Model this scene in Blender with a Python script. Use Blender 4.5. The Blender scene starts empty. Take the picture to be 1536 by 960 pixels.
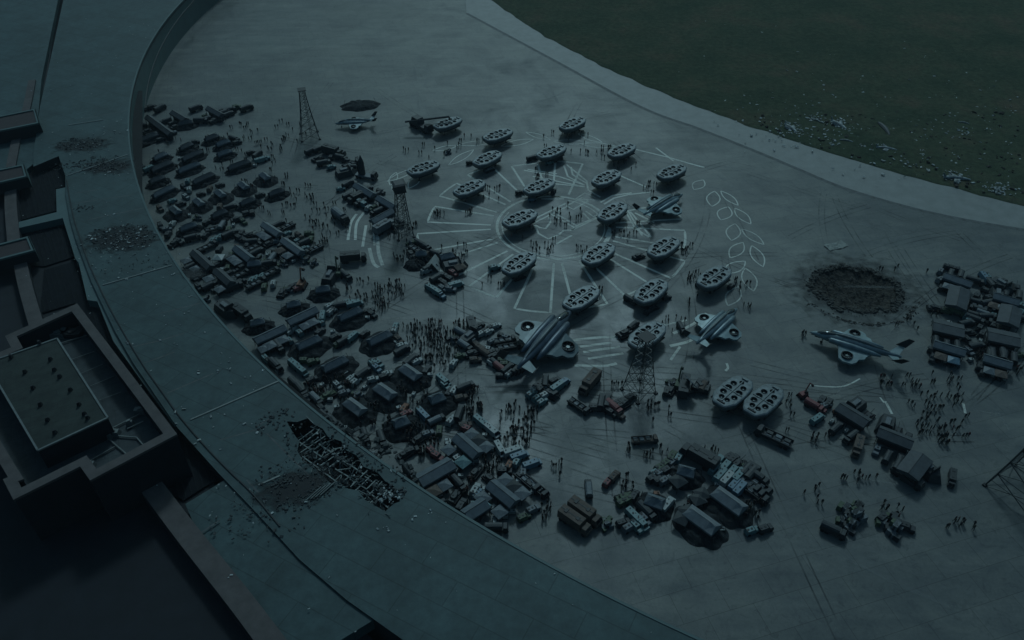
import bpy, bmesh, math, random
from mathutils import Vector, Matrix
from mathutils import noise as mnoise
R = math.radians
random.seed(7)
S = bpy.context.scene
COL = S.collection
PI = math.pi

# ------------------------------------------------------------------ camera, light, exposure
CAMH, PITCH, FPX = 130.0, R(40.3), 1203.0
cam_data = bpy.data.cameras.new('camera')
cam = bpy.data.objects.new('camera', cam_data); COL.objects.link(cam)
cam.location = (0, 0, CAMH); cam.rotation_euler = (R(90) - PITCH, 0, 0)
cam_data.sensor_width = 36; cam_data.lens = FPX / 1536 * 36
cam_data.clip_start = 1; cam_data.clip_end = 6000
S.camera = cam

SUN_EL, SUN_AZ = R(44), R(4)           # sun stands behind the scene, shadows fall towards the camera
world = bpy.data.worlds.new('World'); S.world = world; world.use_nodes = True
wn = world.node_tree
for n in list(wn.nodes): wn.nodes.remove(n)
sky = wn.nodes.new('ShaderNodeTexSky'); sky.sky_type = 'NISHITA'; sky.sun_disc = False
sky.sun_elevation = SUN_EL; sky.sun_rotation = SUN_AZ; sky.dust_density = 4.0; sky.air_density = 1.6
tint = wn.nodes.new('ShaderNodeMix'); tint.data_type = 'RGBA'; tint.blend_type = 'MULTIPLY'
tint.inputs[0].default_value = 1.0; tint.inputs[7].default_value = (0.48, 0.88, 1.05, 1)
bg = wn.nodes.new('ShaderNodeBackground'); bg.inputs['Strength'].default_value = 0.046
wo = wn.nodes.new('ShaderNodeOutputWorld')
wn.links.new(sky.outputs[0], tint.inputs[6]); wn.links.new(tint.outputs[2], bg.inputs['Color']); wn.links.new(bg.outputs[0], wo.inputs['Surface'])
sd = bpy.data.lights.new('sun', 'SUN'); sd.energy = 1.0; sd.angle = R(8); sd.color = (0.56, 0.85, 1.0)
sun = bpy.data.objects.new('sun', sd); COL.objects.link(sun)
sun.rotation_euler = (R(90) - SUN_EL, 0, PI - SUN_AZ)
sun.location = (0, 300, 300)
S.view_settings.view_transform = 'Standard'; S.view_settings.look = 'None'
S.view_settings.gamma = 1; S.view_settings.exposure = -0.44

HAZE = 0.00010
# ------------------------------------------------------------------ helpers
def G(px, py, z=0.0):
    """the place on the level z that the photograph shows at px, py (used once to survey the site)"""
    x, y = px - 768, 480 - py
    d = Vector((x, FPX * math.cos(PITCH) + y * math.sin(PITCH), -FPX * math.sin(PITCH) + y * math.cos(PITCH)))
    t = (z - CAMH) / d.z
    return Vector((0, 0, CAMH)) + d * t
def yaw_img(px, py, deg, z=0):
    a = G(px, py, z); b = G(px + 4 * math.cos(R(deg)), py - 4 * math.sin(R(deg)), z)
    return math.atan2(b.y - a.y, b.x - a.x)

MATS = {}
def mat(name, rgb, rough=0.7, metal=0.0, var=0.25, scale=1.2, bump=0.0, spec=0.4):
    if name in MATS: return MATS[name]
    m = bpy.data.materials.new(name); m.use_nodes = True; nt = m.node_tree; N = nt.nodes; L = nt.links
    b = N['Principled BSDF']
    tc = N.new('ShaderNodeTexCoord'); n1 = N.new('ShaderNodeTexNoise'); n1.inputs['Scale'].default_value = scale
    n1.inputs['Detail'].default_value = 8; n1.inputs['Roughness'].default_value = 0.65
    cr = N.new('ShaderNodeValToRGB'); cr.color_ramp.elements[0].position = 0.32; cr.color_ramp.elements[1].position = 0.7
    lo = tuple(c * (1 - var) for c in rgb); hi = tuple(min(1, c * (1 + var)) for c in rgb)
    cr.color_ramp.elements[0].color = (*lo, 1); cr.color_ramp.elements[1].color = (*hi, 1)
    L.new(tc.outputs['Object'], n1.inputs['Vector']); L.new(n1.outputs[0], cr.inputs[0]); L.new(cr.outputs[0], b.inputs['Base Color'])
    b.inputs['Roughness'].default_value = rough; b.inputs['Metallic'].default_value = metal
    b.inputs['Specular IOR Level'].default_value = spec
    if bump:
        bp = N.new('ShaderNodeBump'); bp.inputs['Strength'].default_value = bump; bp.inputs['Distance'].default_value = 0.2
        L.new(n1.outputs[0], bp.inputs['Height']); L.new(bp.outputs[0], b.inputs['Normal'])
    MATS[name] = m; return m

class MB:
    def __init__(s): s.v = []; s.f = []
    def add(s, vs, fs, M=None):
        o = len(s.v)
        s.v += [tuple(M @ Vector(v)) if M else tuple(v) for v in vs]
        s.f += [tuple(i + o for i in f) for f in fs]; return s
    def box(s, x0, x1, y0, y1, z0, z1, tx=0, ty=0, M=None, tx2=None):
        if tx2 is None: tx2 = tx
        return s.add([(x0, y0, z0), (x1, y0, z0), (x1, y1, z0), (x0, y1, z0), (x0 + tx, y0 + ty, z1), (x1 - tx2, y0 + ty, z1), (x1 - tx2, y1 - ty, z1), (x0 + tx, y1 - ty, z1)],
                     [(0, 3, 2, 1), (4, 5, 6, 7), (0, 1, 5, 4), (1, 2, 6, 5), (2, 3, 7, 6), (3, 0, 4, 7)], M)
    def prism(s, pts, z0, z1, top=None):
        n = len(pts); top = top or pts
        return s.add([(p[0], p[1], z0) for p in pts] + [(p[0], p[1], z1) for p in top],
                     [tuple(range(n - 1, -1, -1)), tuple(range(n, 2 * n))] + [(i, (i + 1) % n, (i + 1) % n + n, i + n) for i in range(n)])
    def loft(s, rings, caps=True):
        n = len(rings[0]); vs = [p for r in rings for p in r]; fs = []
        for k in range(len(rings) - 1):
            for i in range(n): fs.append((k * n + i, k * n + (i + 1) % n, (k + 1) * n + (i + 1) % n, (k + 1) * n + i))
        if caps: fs += [tuple(range(n - 1, -1, -1)), tuple((len(rings) - 1) * n + i for i in range(n))]
        return s.add(vs, fs)
    def bar(s, a, b, r=0.1, n=4):
        a, b = Vector(a), Vector(b); d = b - a
        if d.length < 1e-5: return s
        q = d.to_track_quat('Z', 'Y').to_matrix(); rr = []
        for p in (a, b): rr.append([tuple(p + q @ Vector((r * math.cos(2 * PI * (i + .5) / n), r * math.sin(2 * PI * (i + .5) / n), 0))) for i in range(n)])
        return s.loft(rr)
    def cyl(s, c, r, h, n=12, axis='z', r2=None):
        r2 = r if r2 is None else r2; rr = []
        for k, (t, q) in enumerate(((0, r), (h, r2))):
            ring = []
            for i in range(n):
                a = 2 * PI * i / n; u, w = q * math.cos(a), q * math.sin(a)
                ring.append({'z': (c[0] + u, c[1] + w, c[2] + t), 'x': (c[0] + t, c[1] + u, c[2] + w), 'y': (c[0] + w, c[1] + t, c[2] + u)}[axis])
            rr.append(ring)
        return s.loft(rr)
    def build(s, name, m, parent=None, smooth=False):
        me = bpy.data.meshes.new(name); me.from_pydata(s.v, [], s.f); me.update()
        if smooth:
            me.polygons.foreach_set('use_smooth', [True] * len(me.polygons))
        if m: me.materials.append(m)
        o = bpy.data.objects.new(name, me); COL.objects.link(o)
        if parent: o.parent = parent
        return o
def fixn(o):
    bm = bmesh.new(); bm.from_mesh(o.data); bmesh.ops.recalc_face_normals(bm, faces=bm.faces); bm.to_mesh(o.data); bm.free(); return o
def tag(o, label=None, cat=None, group=None, kind=None):
    if label: o['label'] = label
    if cat: o['category'] = cat
    if group: o['group'] = group
    if kind: o['kind'] = kind
    return o
def empty(name, loc=(0, 0, 0), rz=0):
    o = bpy.data.objects.new(name, None); COL.objects.link(o); o.location = loc; o.rotation_euler = (0, 0, rz)
    o.empty_display_size = 0.5; return o
def copy_tree(o, parent=None):
    c = o.copy(); COL.objects.link(c); c.parent = parent
    for ch in list(o.children): copy_tree(ch, c)
    return c
def flat_poly(name, loops, z, m, parent=None):
    """filled polygon, first loop outline, further loops holes"""
    bm = bmesh.new()
    for lp in loops:
        vs = [bm.verts.new((p[0], p[1], z)) for p in lp]
        for i in range(len(vs)): bm.edges.new((vs[i], vs[(i + 1) % len(vs)]))
    bmesh.ops.triangle_fill(bm, use_beauty=True, use_dissolve=False, edges=bm.edges)
    bmesh.ops.recalc_face_normals(bm, faces=bm.faces)
    for f in bm.faces:
        if f.normal.z < 0: f.normal_flip()
    me = bpy.data.meshes.new(name); bm.to_mesh(me); bm.free()
    me.materials.append(m); o = bpy.data.objects.new(name, me); COL.objects.link(o)
    if parent: o.parent = parent
    return o
def strip_mesh(mb, pts, w, z, closed=False):
    """a flat painted line through world points"""
    P_ = [Vector((p[0], p[1])) for p in pts]; n = len(P_)
    if n < 2: return
    L_, Rr = [], []
    for i in range(n):
        a = P_[(i - 1) % n] if (closed or i > 0) else P_[i]; b = P_[(i + 1) % n] if (closed or i < n - 1) else P_[i]
        d = (b - a).normalized() if (b - a).length > 1e-6 else Vector((1, 0)); q = Vector((-d.y, d.x)) * w * 0.5
        L_.append((P_[i].x + q.x, P_[i].y + q.y, z)); Rr.append((P_[i].x - q.x, P_[i].y - q.y, z))
    fs = [(i, i + n, (i + 1) % n + n, (i + 1) % n) for i in range(n if closed else n - 1)]
    mb.add(L_ + Rr, fs)

# ------------------------------------------------------------------ ground
def ground_material():
    m = bpy.data.materials.new('worn_wet_tarmac'); m.use_nodes = True; nt = m.node_tree; N = nt.nodes; L = nt.links
    b = N['Principled BSDF']; tc = N.new('ShaderNodeTexCoord')
    def nz(scale, det=8, rough=0.6, dist=0.0, vec=None):
        n = N.new('ShaderNodeTexNoise'); n.inputs['Scale'].default_value = scale; n.inputs['Detail'].default_value = det
        n.inputs['Roughness'].default_value = rough; n.inputs['Distortion'].default_value = dist
        L.new(vec or tc.outputs['Object'], n.inputs['Vector']); return n.outputs[0]
    def ramp(src, p0, p1, c0, c1):
        r = N.new('ShaderNodeValToRGB'); r.color_ramp.elements[0].position = p0; r.color_ramp.elements[1].position = p1
        r.color_ramp.elements[0].color = (*c0, 1); r.color_ramp.elements[1].color = (*c1, 1); L.new(src, r.inputs[0]); return r.outputs[0]
    def mul(a, c, fac=1.0, mode='MULTIPLY'):
        x = N.new('ShaderNodeMix'); x.data_type = 'RGBA'; x.blend_type = mode; x.inputs[0].default_value = fac
        L.new(a, x.inputs[6]); L.new(c, x.inputs[7]); return x.outputs[2]
    mp = N.new('ShaderNodeMapping'); mp.inputs['Rotation'].default_value = (0, 0, R(-14)); mp.inputs['Scale'].default_value = (0.22, 1.6, 1)
    L.new(tc.outputs['Object'], mp.inputs['Vector'])
    base = ramp(nz(0.018, 6, 0.6, 0.6), 0.3, 0.72, (0.118, 0.125, 0.124), (0.172, 0.178, 0.17))
    c = mul(base, ramp(nz(0.09, 10, 0.7, 1.0), 0.3, 0.68, (0.7, 0.73, 0.76), (1.16, 1.14, 1.08)))
    c = mul(c, ramp(nz(0.16, 8, 0.65, 0.3, mp.outputs[0]), 0.28, 0.7, (0.72, 0.75, 0.78), (1.14, 1.12, 1.08)))
    c = mul(c, ramp(nz(1.6, 6, 0.7), 0.25, 0.75, (0.85, 0.85, 0.85), (1.12, 1.12, 1.12)))
    # slab joints, worn
    mp2 = N.new('ShaderNodeMapping'); mp2.inputs['Rotation'].default_value = (0, 0, R(-17)); L.new(tc.outputs['Object'], mp2.inputs['Vector'])
    bk = N.new('ShaderNodeTexBrick'); bk.inputs['Scale'].default_value = 1.0; bk.inputs['Brick Width'].default_value = 9; bk.inputs['Row Height'].default_value = 6
    bk.inputs['Mortar Size'].default_value = 0.06; bk.inputs['Mortar Smooth'].default_value = 0.3
    bk.inputs['Color1'].default_value = (1, 1, 1, 1); bk.inputs['Color2'].default_value = (0.87, 0.875, 0.88, 1); bk.inputs['Mortar'].default_value = (0.5, 0.5, 0.5, 1)
    L.new(mp2.outputs[0], bk.inputs['Vector']); c = mul(c, bk.outputs[0], 0.9)
    # oil and damp stains
    c = mul(c, ramp(nz(0.35, 9, 0.75, 1.5), 0.53, 0.70, (1, 1, 1), (0.6, 0.62, 0.65)))
    L.new(c, b.inputs['Base Color'])
    rr = N.new('ShaderNodeMapRange'); L.new(nz(0.05, 8, 0.65, 0.8), rr.inputs[0]); rr.inputs[1].default_value = 0.3; rr.inputs[2].default_value = 0.7
    rr.inputs[3].default_value = 0.3; rr.inputs[4].default_value = 0.62; L.new(rr.outputs[0], b.inputs['Roughness'])
    b.inputs['Specular IOR Level'].default_value = 0.22
    bp = N.new('ShaderNodeBump'); bp.inputs['Strength'].default_value = 0.25; bp.inputs['Distance'].default_value = 0.08
    L.new(nz(3.0, 8, 0.7), bp.inputs['Height']); L.new(bp.outputs[0], b.inputs['Normal'])
    return m
M_GROUND = ground_material()
cc = G(1283, 433)
def crater_edge(i, na=90):
    a = 2 * PI * i / na
    ed = 1 + 0.22 * mnoise.noise(Vector((math.cos(a) * 2, math.sin(a) * 2, 4))) + 0.11 * mnoise.noise(Vector((math.cos(a) * 9, math.sin(a) * 9, 1)))
    return 11.3 * ed * math.cos(a), 9.6 * ed * math.sin(a)
tag(flat_poly('ground', [[(-2500, -600), (2500, -600), (2500, 4000), (-2500, 4000)], [(cc.x + crater_edge(i)[0], cc.y + crater_edge(i)[1]) for i in range(90)]], 0, M_GROUND), kind='structure')

# lighter lane along the infield and the dark drainage seam
M_LANE = mat('pale_lane_tarmac', (0.19, 0.195, 0.185), 0.6, var=0.16, scale=0.25)
M_SEAM = mat('dark_drain_seam', (0.075, 0.08, 0.08), 0.7, var=0.5, scale=0.6)
GC, GR = (351.9, 549.5), 396.2
seam_px = [(700, 20), (830, 90), (960, 160), (1048, 193), (1136, 228), (1200, 255), (1260, 280), (1330, 302), (1400, 320), (1470, 334), (1536, 345), (1700, 372), (1900, 405)]
seam = [G(*p) for p in seam_px]
def smooth_line(pts, k=6):
    out = []
    for i in range(len(pts) - 1):
        p0 = pts[max(0, i - 1)]; p1 = pts[i]; p2 = pts[i + 1]; p3 = pts[min(len(pts) - 1, i + 2)]
        for j in range(k):
            t = j / k
            out.append(tuple(0.5 * ((2 * p1[c]) + (-p0[c] + p2[c]) * t + (2 * p0[c] - 5 * p1[c] + 4 * p2[c] - p3[c]) * t * t + (-p0[c] + 3 * p1[c] - 3 * p2[c] + p3[c]) * t ** 3) for c in (0, 1)))
    out.append(tuple(pts[-1][:2])); return out
seam_w = smooth_line(seam, 8)
grass_arc = [(GC[0] + (GR + 1.2 * mnoise.noise(Vector((a * 0.9, 3, 1)))) * math.cos(R(a)), GC[1] + (GR + 1.2 * mnoise.noise(Vector((a * 0.9, 3, 1)))) * math.sin(R(a))) for a in [170 + i * 0.8 for i in range(125)]]
tag(flat_poly('lane', [seam_w + [(p[0], p[1]) for p in reversed(grass_arc) if p[0] < 420] ], 0.006, M_LANE), kind='structure')
mb = MB(); strip_mesh(mb, seam_w, 1.5, 0.014); tag(mb.build('lane_seam', M_SEAM), kind='structure')

def grass_material():
    m = bpy.data.materials.new('rough_infield_grass'); m.use_nodes = True; nt = m.node_tree; N = nt.nodes; L = nt.links
    b = N['Principled BSDF']; tc = N.new('ShaderNodeTexCoord')
    n1 = N.new('ShaderNodeTexNoise'); n1.inputs['Scale'].default_value = 0.035; n1.inputs['Detail'].default_value = 10; n1.inputs['Roughness'].default_value = 0.7
    n2 = N.new('ShaderNodeTexNoise'); n2.inputs['Scale'].default_value = 0.5; n2.inputs['Detail'].default_value = 10; n2.inputs['Roughness'].default_value = 0.8
    r1 = N.new('ShaderNodeValToRGB'); e = r1.color_ramp.elements
    e[0].position = 0.35; e[0].color = (0.04, 0.062, 0.04, 1); e[1].position = 0.68; e[1].color = (0.10, 0.086, 0.06, 1)
    k = r1.color_ramp.elements.new(0.52); k.color = (0.062, 0.078, 0.05, 1)
    r2 = N.new('ShaderNodeValToRGB'); r2.color_ramp.elements[0].position = 0.3; r2.color_ramp.elements[0].color = (0.45, 0.45, 0.45, 1); r2.color_ramp.elements[1].position = 0.7; r2.color_ramp.elements[1].color = (1.35, 1.3, 1.2, 1)
    x = N.new('ShaderNodeMix'); x.data_type = 'RGBA'; x.blend_type = 'MULTIPLY'; x.inputs[0].default_value = 1
    for n in (n1, n2): L.new(tc.outputs['Object'], n.inputs['Vector'])
    L.new(n1.outputs[0], r1.inputs[0]); L.new(n2.outputs[0], r2.inputs[0]); L.new(r1.outputs[0], x.inputs[6]); L.new(r2.outputs[0], x.inputs[7]); L.new(x.outputs[2], b.inputs['Base Color'])
    b.inputs['Roughness'].default_value = 0.95; b.inputs['Specular IOR Level'].default_value = 0.1
    bp = N.new('ShaderNodeBump'); bp.inputs['Strength'].default_value = 0.8; bp.inputs['Distance'].default_value = 0.5; L.new(n2.outputs[0], bp.inputs['Height']); L.new(bp.outputs[0], b.inputs['Normal'])
    return m
M_GRASS = grass_material()
rows = []
rad = [0, 0.5, 1.5, 3, 5, 8, 11, 14, 18, 22, 27, 32, 38, 45, 52, 60, 70, 82, 96, 115, 140, 180, 230, 300, 390]
for k, dr in enumerate(rad):
    row = []
    for i in range(400):
        a = 165 + i * 0.32
        e_ = 1.2 * mnoise.noise(Vector((a * 0.9, 3, 1))) + 0.35 * mnoise.noise(Vector((a * 9, 1, 1)))
        r_ = GR + e_ - dr; x, y = GC[0] + r_ * math.cos(R(a)), GC[1] + r_ * math.sin(R(a))
        z = 0.02 if k == 0 else 0.18 + 0.5 * min(1, dr / 12) * (0.5 + mnoise.fractal(Vector((x * 0.05, y * 0.05, 0)), 0.8, 2.1, 5))
        row.append((x, y, max(0.03, z)))
    rows.append(row)
mb = MB(); n_ = 400
mb.v = [p for r_ in rows for p in r_]
mb.f = [(k * n_ + i, k * n_ + i + 1, (k + 1) * n_ + i + 1, (k + 1) * n_ + i) for k in range(len(rad) - 1) for i in range(n_ - 1)]
go = fixn(mb.build('grass', M_GRASS, smooth=True)); tag(go, 'rough dark green and brown grass of the infield beyond the pale lane', 'grass', kind='stuff')
for p_ in go.data.polygons[:1]:
    if p_.normal.z < 0: go.data.flip_normals()

# ------------------------------------------------------------------ chalk markings
def chalk_material():
    m = bpy.data.materials.new('worn_chalk_paint'); m.use_nodes = True; nt = m.node_tree; N = nt.nodes; L = nt.links
    b = N['Principled BSDF']; tc = N.new('ShaderNodeTexCoord'); out = N['Material Output']
    n1 = N.new('ShaderNodeTexNoise'); n1.inputs['Scale'].default_value = 0.9; n1.inputs['Detail'].default_value = 10; n1.inputs['Roughness'].default_value = 0.75
    n2 = N.new('ShaderNodeTexNoise'); n2.inputs['Scale'].default_value = 0.07; n2.inputs['Detail'].default_value = 4
    ad = N.new('ShaderNodeMath'); ad.operation = 'ADD'; r = N.new('ShaderNodeMapRange')
    r.inputs[1].default_value = 0.66; r.inputs[2].default_value = 1.05; r.inputs[3].default_value = 0.34; r.inputs[4].default_value = 0.95
    for n in (n1, n2): L.new(tc.outputs['Object'], n.inputs['Vector'])
    L.new(n1.outputs[0], ad.inputs[0]); L.new(n2.outputs[0], ad.inputs[1]); L.new(ad.outputs[0], r.inputs[0])
    b.inputs['Base Color'].default_value = (0.62, 0.63, 0.56, 1); b.inputs['Roughness'].default_value = 0.8
    t = N.new('ShaderNodeBsdfTransparent'); mx = N.new('ShaderNodeMixShader')
    L.new(r.outputs[0], mx.inputs[0]); L.new(t.outputs[0], mx.inputs[1]); L.new(b.outputs[0], mx.inputs[2]); L.new(mx.outputs[0], out.inputs[0])
    return m
M_CHALK = chalk_material()
LINES = []
EC = (12.0, 195.5)
def arc(c, r, a0, a1, n=40): return [(c[0] + r * math.cos(R(a0 + (a1 - a0) * i / n)), c[1] + r * math.sin(R(a0 + (a1 - a0) * i / n))) for i in range(n + 1)]
LINES.append((arc(EC, 16.4, 80, 450), 0.5)); LINES.append((arc(EC, 14.9, 150, 430), 0.3)); LINES.append((arc(EC, 17.6, 120, 380), 0.22))
for k in range(16):
    a0, a1 = k * 22.5 + 4.2, (k + 1) * 22.5 - 1.8
    mid = (a0 + a1) / 2
    if 20 < mid < 75: continue
    Ro = 38 - 1.5 * math.sin(k * 2.1)
    d = 4.0 / 18 * 10
    pts = [(EC[0] + 18.2 * math.cos(R(a0 + 1)), EC[1] + 18.2 * math.sin(R(a0 + 1)))]
    pts += arc(EC, Ro, a0 + 1.5, a1 - 1.5, 8)
    pts += [(EC[0] + 18.2 * math.cos(R(a1)), EC[1] + 18.2 * math.sin(R(a1)))]
    LINES.append((pts, 0.42))
def pxl(pts, s=3.84, ox=760, oy=150): return [tuple(G(ox + x / s, oy + y / s)[:2]) for x, y in pts]
for pts in ([(160, 720), (185, 770), (240, 800), (300, 775), (330, 750), (375, 750), (560, 660)], [(245, 675), (252, 705), (225, 740), (190, 735), (165, 720)],
            [(260, 660), (390, 735)], [(275, 650), (405, 725)], [(130, 700), (340, 595)], [(150, 712), (350, 612)], [(345, 610), (385, 630), (470, 582), (435, 562), (345, 610)],
            [(440, 650), (480, 690), (540, 665)], [(455, 640), (500, 672), (560, 645)], [(285, 830), (375, 780)], [(395, 572), (450, 535), (540, 577), (395, 572)],
            [(405, 725), (480, 690)], [(375, 750), (405, 725)], [(100, 405), (300, 440), (450, 490)], [(150, 440), (440, 498)], [(330, 378), (352, 440), (445, 490)],
            [(345, 372), (465, 470)], [(120, 400), (290, 425)], [(250, 480), (450, 500)], [(370, 385), (380, 430), (460, 480)], [(700, 640), (780, 780)], [(712, 642), (832, 790)],
            [(738, 650), (850, 705)], [(690, 650), (740, 740), (820, 790)], [(560, 690), (590, 740), (570, 790)], [(605, 770), (580, 815)],
            [(560, 600), (620, 565), (700, 545), (830, 530)], [(540, 590), (610, 550), (720, 535)], [(460, 470), (470, 520), (540, 560)], [(200, 570), (330, 570)],
            [(640, 430), (800, 500)], [(745, 285), (930, 330), (1140, 390)], [(860, 275), (960, 350)], [(1030, 360), (1140, 388)]):
    LINES.append((pxl(pts), 0.38))
def leaf(cx, cy, L_, W_, deg, w=0.303):
    """a leaf outline drawn on the ground at a world place"""
    c = G(cx, cy); a = yaw_img(cx, cy, deg); pts = []
    for i in range(21):
        t = i / 20; pts.append((L_ * (t - .5), W_ * math.sin(PI * t) ** 0.9))
    for i in range(1, 20):
        t = 1 - i / 20; pts.append((L_ * (t - .5), -W_ * math.sin(PI * t) ** 0.9))
    w_ = [(c.x + x * math.cos(a) - y * math.sin(a), c.y + x * math.sin(a) + y * math.cos(a)) for x, y in pts]
    LINES.append((w_ + [w_[0]], w))
for lf in ((1048, 277, 7, 1.8, 45), (1070, 298, 9, 2.0, 80), (1094, 297, 9, 1.4, -40), (1087, 320, 8, 2.1, 60), (1114, 324, 9, 1.6, -45), (1100, 348, 9, 2.0, 78), (1129, 355, 9, 1.5, -35),
           (1105, 375, 9, 1.8, 50), (1136, 384, 10, 1.7, -62), (1102, 401, 9, 1.9, 30), (1124, 419, 10, 1.9, -70), (1100, 444, 9, 1.8, 60), (714, 215, 12, 1.5, 5), (692, 236, 13, 1.5, 32),
           (603, 262, 12, 1.4, 25), (597, 280, 8, 1.8, 70), (621, 273, 8, 1.5, 50), (776, 214, 12, 1.7, 12), (807, 204, 10, 1.3, -18), (856, 213, 12, 1.5, -2), (898, 218, 12, 1.6, -4), (885, 207, 10, 1.3, -20),
           (590, 268, 8, 1.2, 65), (668, 222, 9, 1.3, 12)):
    leaf(*lf)
for pts, w in (([(856, 511), (900, 506), (932, 507)], .5), ([(870, 520), (917, 514)], .5), ([(875, 528), (930, 520)], .5), ([(882, 538), (935, 530)], .45), ([(862, 548), (905, 549), (925, 545)], .5),
               ([(535, 321), (526, 335), (522, 360)], .5), ([(546, 319), (535, 335), (533, 360)], .5), ([(549, 338), (544, 370)], .5), ([(566, 350), (568, 379), (574, 398)], .6), ([(554, 372), (560, 394), (568, 401)], .6), ([(560, 340), (562, 368)], .4),
               ([(1005, 519), (1030, 513), (1045, 505)], .55), ([(1010, 500), (1040, 486), (1060, 470)], .5), ([(990, 489), (1030, 480)], .4), ([(1006, 540), (1020, 520)], .4),
               ([(1213, 628), (1216, 655), (1232, 682), (1262, 706), (1300, 718), (1345, 727)], .28), ([(1213, 630), (1190, 660)], .25), ([(1290, 568), (1262, 580), (1215, 578)], .3),
               ([(1272, 572), (1245, 600)], .22), ([(1405, 430), (1310, 525)], .28), ([(1328, 602), (1338, 621)], .35), ([(1320, 596), (1326, 604)], .3), ([(1445, 605), (1448, 620)], .35), ([(1462, 615), (1536, 628)], .22),
               ([(1420, 590), (1360, 600), (1290, 574)], .2), ([(680, 572), (740, 545)], .22), ([(720, 590), (722, 565)], .22), ([(1000, 560), (1060, 520)], .2), ([(1090, 545), (1092, 552), (1088, 556)], .35), ([(1150, 640), (1120, 680), (1070, 740)], .14),
               ([(800, 612), (850, 640), (960, 690)], .2), ([(1150, 560), (1200, 520)], .2), ([(640, 218), (700, 200), (760, 196)], .2), ([(520, 240), (600, 205), (700, 196)], .16)):
    LINES.append((smooth_line([G(*p) for p in pts], 5), w))
mb = MB()
mb2 = MB()
for i, (pts, w) in enumerate(LINES): strip_mesh(mb if w > .299 else mb2, pts, w * (1.6 if w > .31 else 1.15 if w > .299 else 1.0), 0.010 + 0.0006 * (i % 12))
tag(mb.build('ground_markings', M_CHALK), kind='structure')

def mark_material(name, col, a0, a1, sc):
    m = bpy.data.materials.new(name); m.use_nodes = True; nt = m.node_tree; N = nt.nodes; L = nt.links
    b = N['Principled BSDF']; b.inputs['Base Color'].default_value = (*col, 1); b.inputs['Roughness'].default_value = .6; b.inputs['Specular IOR Level'].default_value = .2
    tc = N.new('ShaderNodeTexCoord'); n1 = N.new('ShaderNodeTexNoise'); n1.inputs['Scale'].default_value = sc; n1.inputs['Detail'].default_value = 8; r = N.new('ShaderNodeMapRange')
    r.inputs[1].default_value = .38; r.inputs[2].default_value = .66; r.inputs[3].default_value = a0; r.inputs[4].default_value = a1
    L.new(tc.outputs['Object'], n1.inputs['Vector']); L.new(n1.outputs[0], r.inputs[0]); t = N.new('ShaderNodeBsdfTransparent'); mx = N.new('ShaderNodeMixShader')
    L.new(r.outputs[0], mx.inputs[0]); L.new(t.outputs[0], mx.inputs[1]); L.new(b.outputs[0], mx.inputs[2]); L.new(mx.outputs[0], N['Material Output'].inputs[0]); return m
def scorch(name, p, rx, ry, z, col, rot=0, amt=.9, hole=None):
    m = mark_material('scorch_' + name, col, 0, amt, .35); nt = m.node_tree; N = nt.nodes; L = nt.links
    rn = [n for n in N if n.type == 'MAP_RANGE'][0]; tc = [n for n in N if n.type == 'TEX_COORD'][0]; nz = [n for n in N if n.type == 'TEX_NOISE'][0]
    ln = N.new('ShaderNodeVectorMath'); ln.operation = 'LENGTH'; L.new(tc.outputs['Object'], ln.inputs[0])
    dv = N.new('ShaderNodeMath'); dv.operation = 'DIVIDE'; L.new(ln.outputs['Value'], dv.inputs[0]); dv.inputs[1].default_value = rx
    if hole: dv.inputs[1].default_value = rx * 1.25
    sb = N.new('ShaderNodeMath'); sb.operation = 'MULTIPLY_ADD'; L.new(dv.outputs[0], sb.inputs[0]); sb.inputs[1].default_value = -.75; sb.inputs[2].default_value = .55
    ad = N.new('ShaderNodeMath'); ad.operation = 'ADD'; L.new(sb.outputs[0], ad.inputs[0]); L.new(nz.outputs[0], ad.inputs[1]); L.new(ad.outputs[0], rn.inputs[0]); rn.inputs[1].default_value = .42; rn.inputs[2].default_value = .72
    mb = MB(); k = len(hole) if hole else 40; O_ = [(rx * 1.1 * math.cos(2 * PI * i / k), rx * 1.1 * math.sin(2 * PI * i / k), 0) for i in range(k)]
    if hole: mb.add(O_ + [(x, y * rx / ry, 0) for x, y in hole], [(i, (i + 1) % k, (i + 1) % k + k, i + k) for i in range(k)])
    else: mb.add(O_, [tuple(range(k))])
    o = mb.build(name, m); o.location = (p[0], p[1], z); o.rotation_euler = (0, 0, rot); o.scale = (1, ry / rx, 1); return o
tag(scorch('scorch_stain', cc, 19, 16, .034, (.04, .042, .042), 0, .5, [crater_edge(i) for i in range(90)]), kind='structure')
def wander(mb, n, w, pairs, zb, rnd):
    for k in range(n):
        p = G(rnd.uniform(420, 1530), rnd.uniform(150, 800)); a = rnd.choice((R(166), R(150), R(172), R(40), R(95), rnd.uniform(0, 6))) + rnd.uniform(-.15, .15); cur = rnd.uniform(-.012, .012); pts = [(p.x, p.y)]
        for j in range(rnd.randint(10, 34)):
            a += cur * 2; pts.append((pts[-1][0] + 2.2 * math.cos(a), pts[-1][1] + 2.2 * math.sin(a)))
        pts = [q for q in pts if math.hypot(q[0] - RC0[0], q[1] - RC0[1]) < RC0[2] - 2 and math.hypot(q[0] - cc.x, q[1] - cc.y) > 15 and math.hypot(q[0] - GC[0], q[1] - GC[1]) > GR + 25]
        if len(pts) < 4: continue
        for s_ in ((-.9, .9) if pairs else (0,)):
            strip_mesh(mb, [(x - s_ * math.sin(a), y + s_ * math.cos(a)) for x, y in pts], w, zb + .0001 * k)
RC0 = (174.9, 343.2, 316.2); rnd_ = random.Random(5)
tag(mb2.build('faint_guide_lines', mark_material('worn_guide_line', (.33, .34, .32), .06, .4, .25)), kind='structure')
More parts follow.
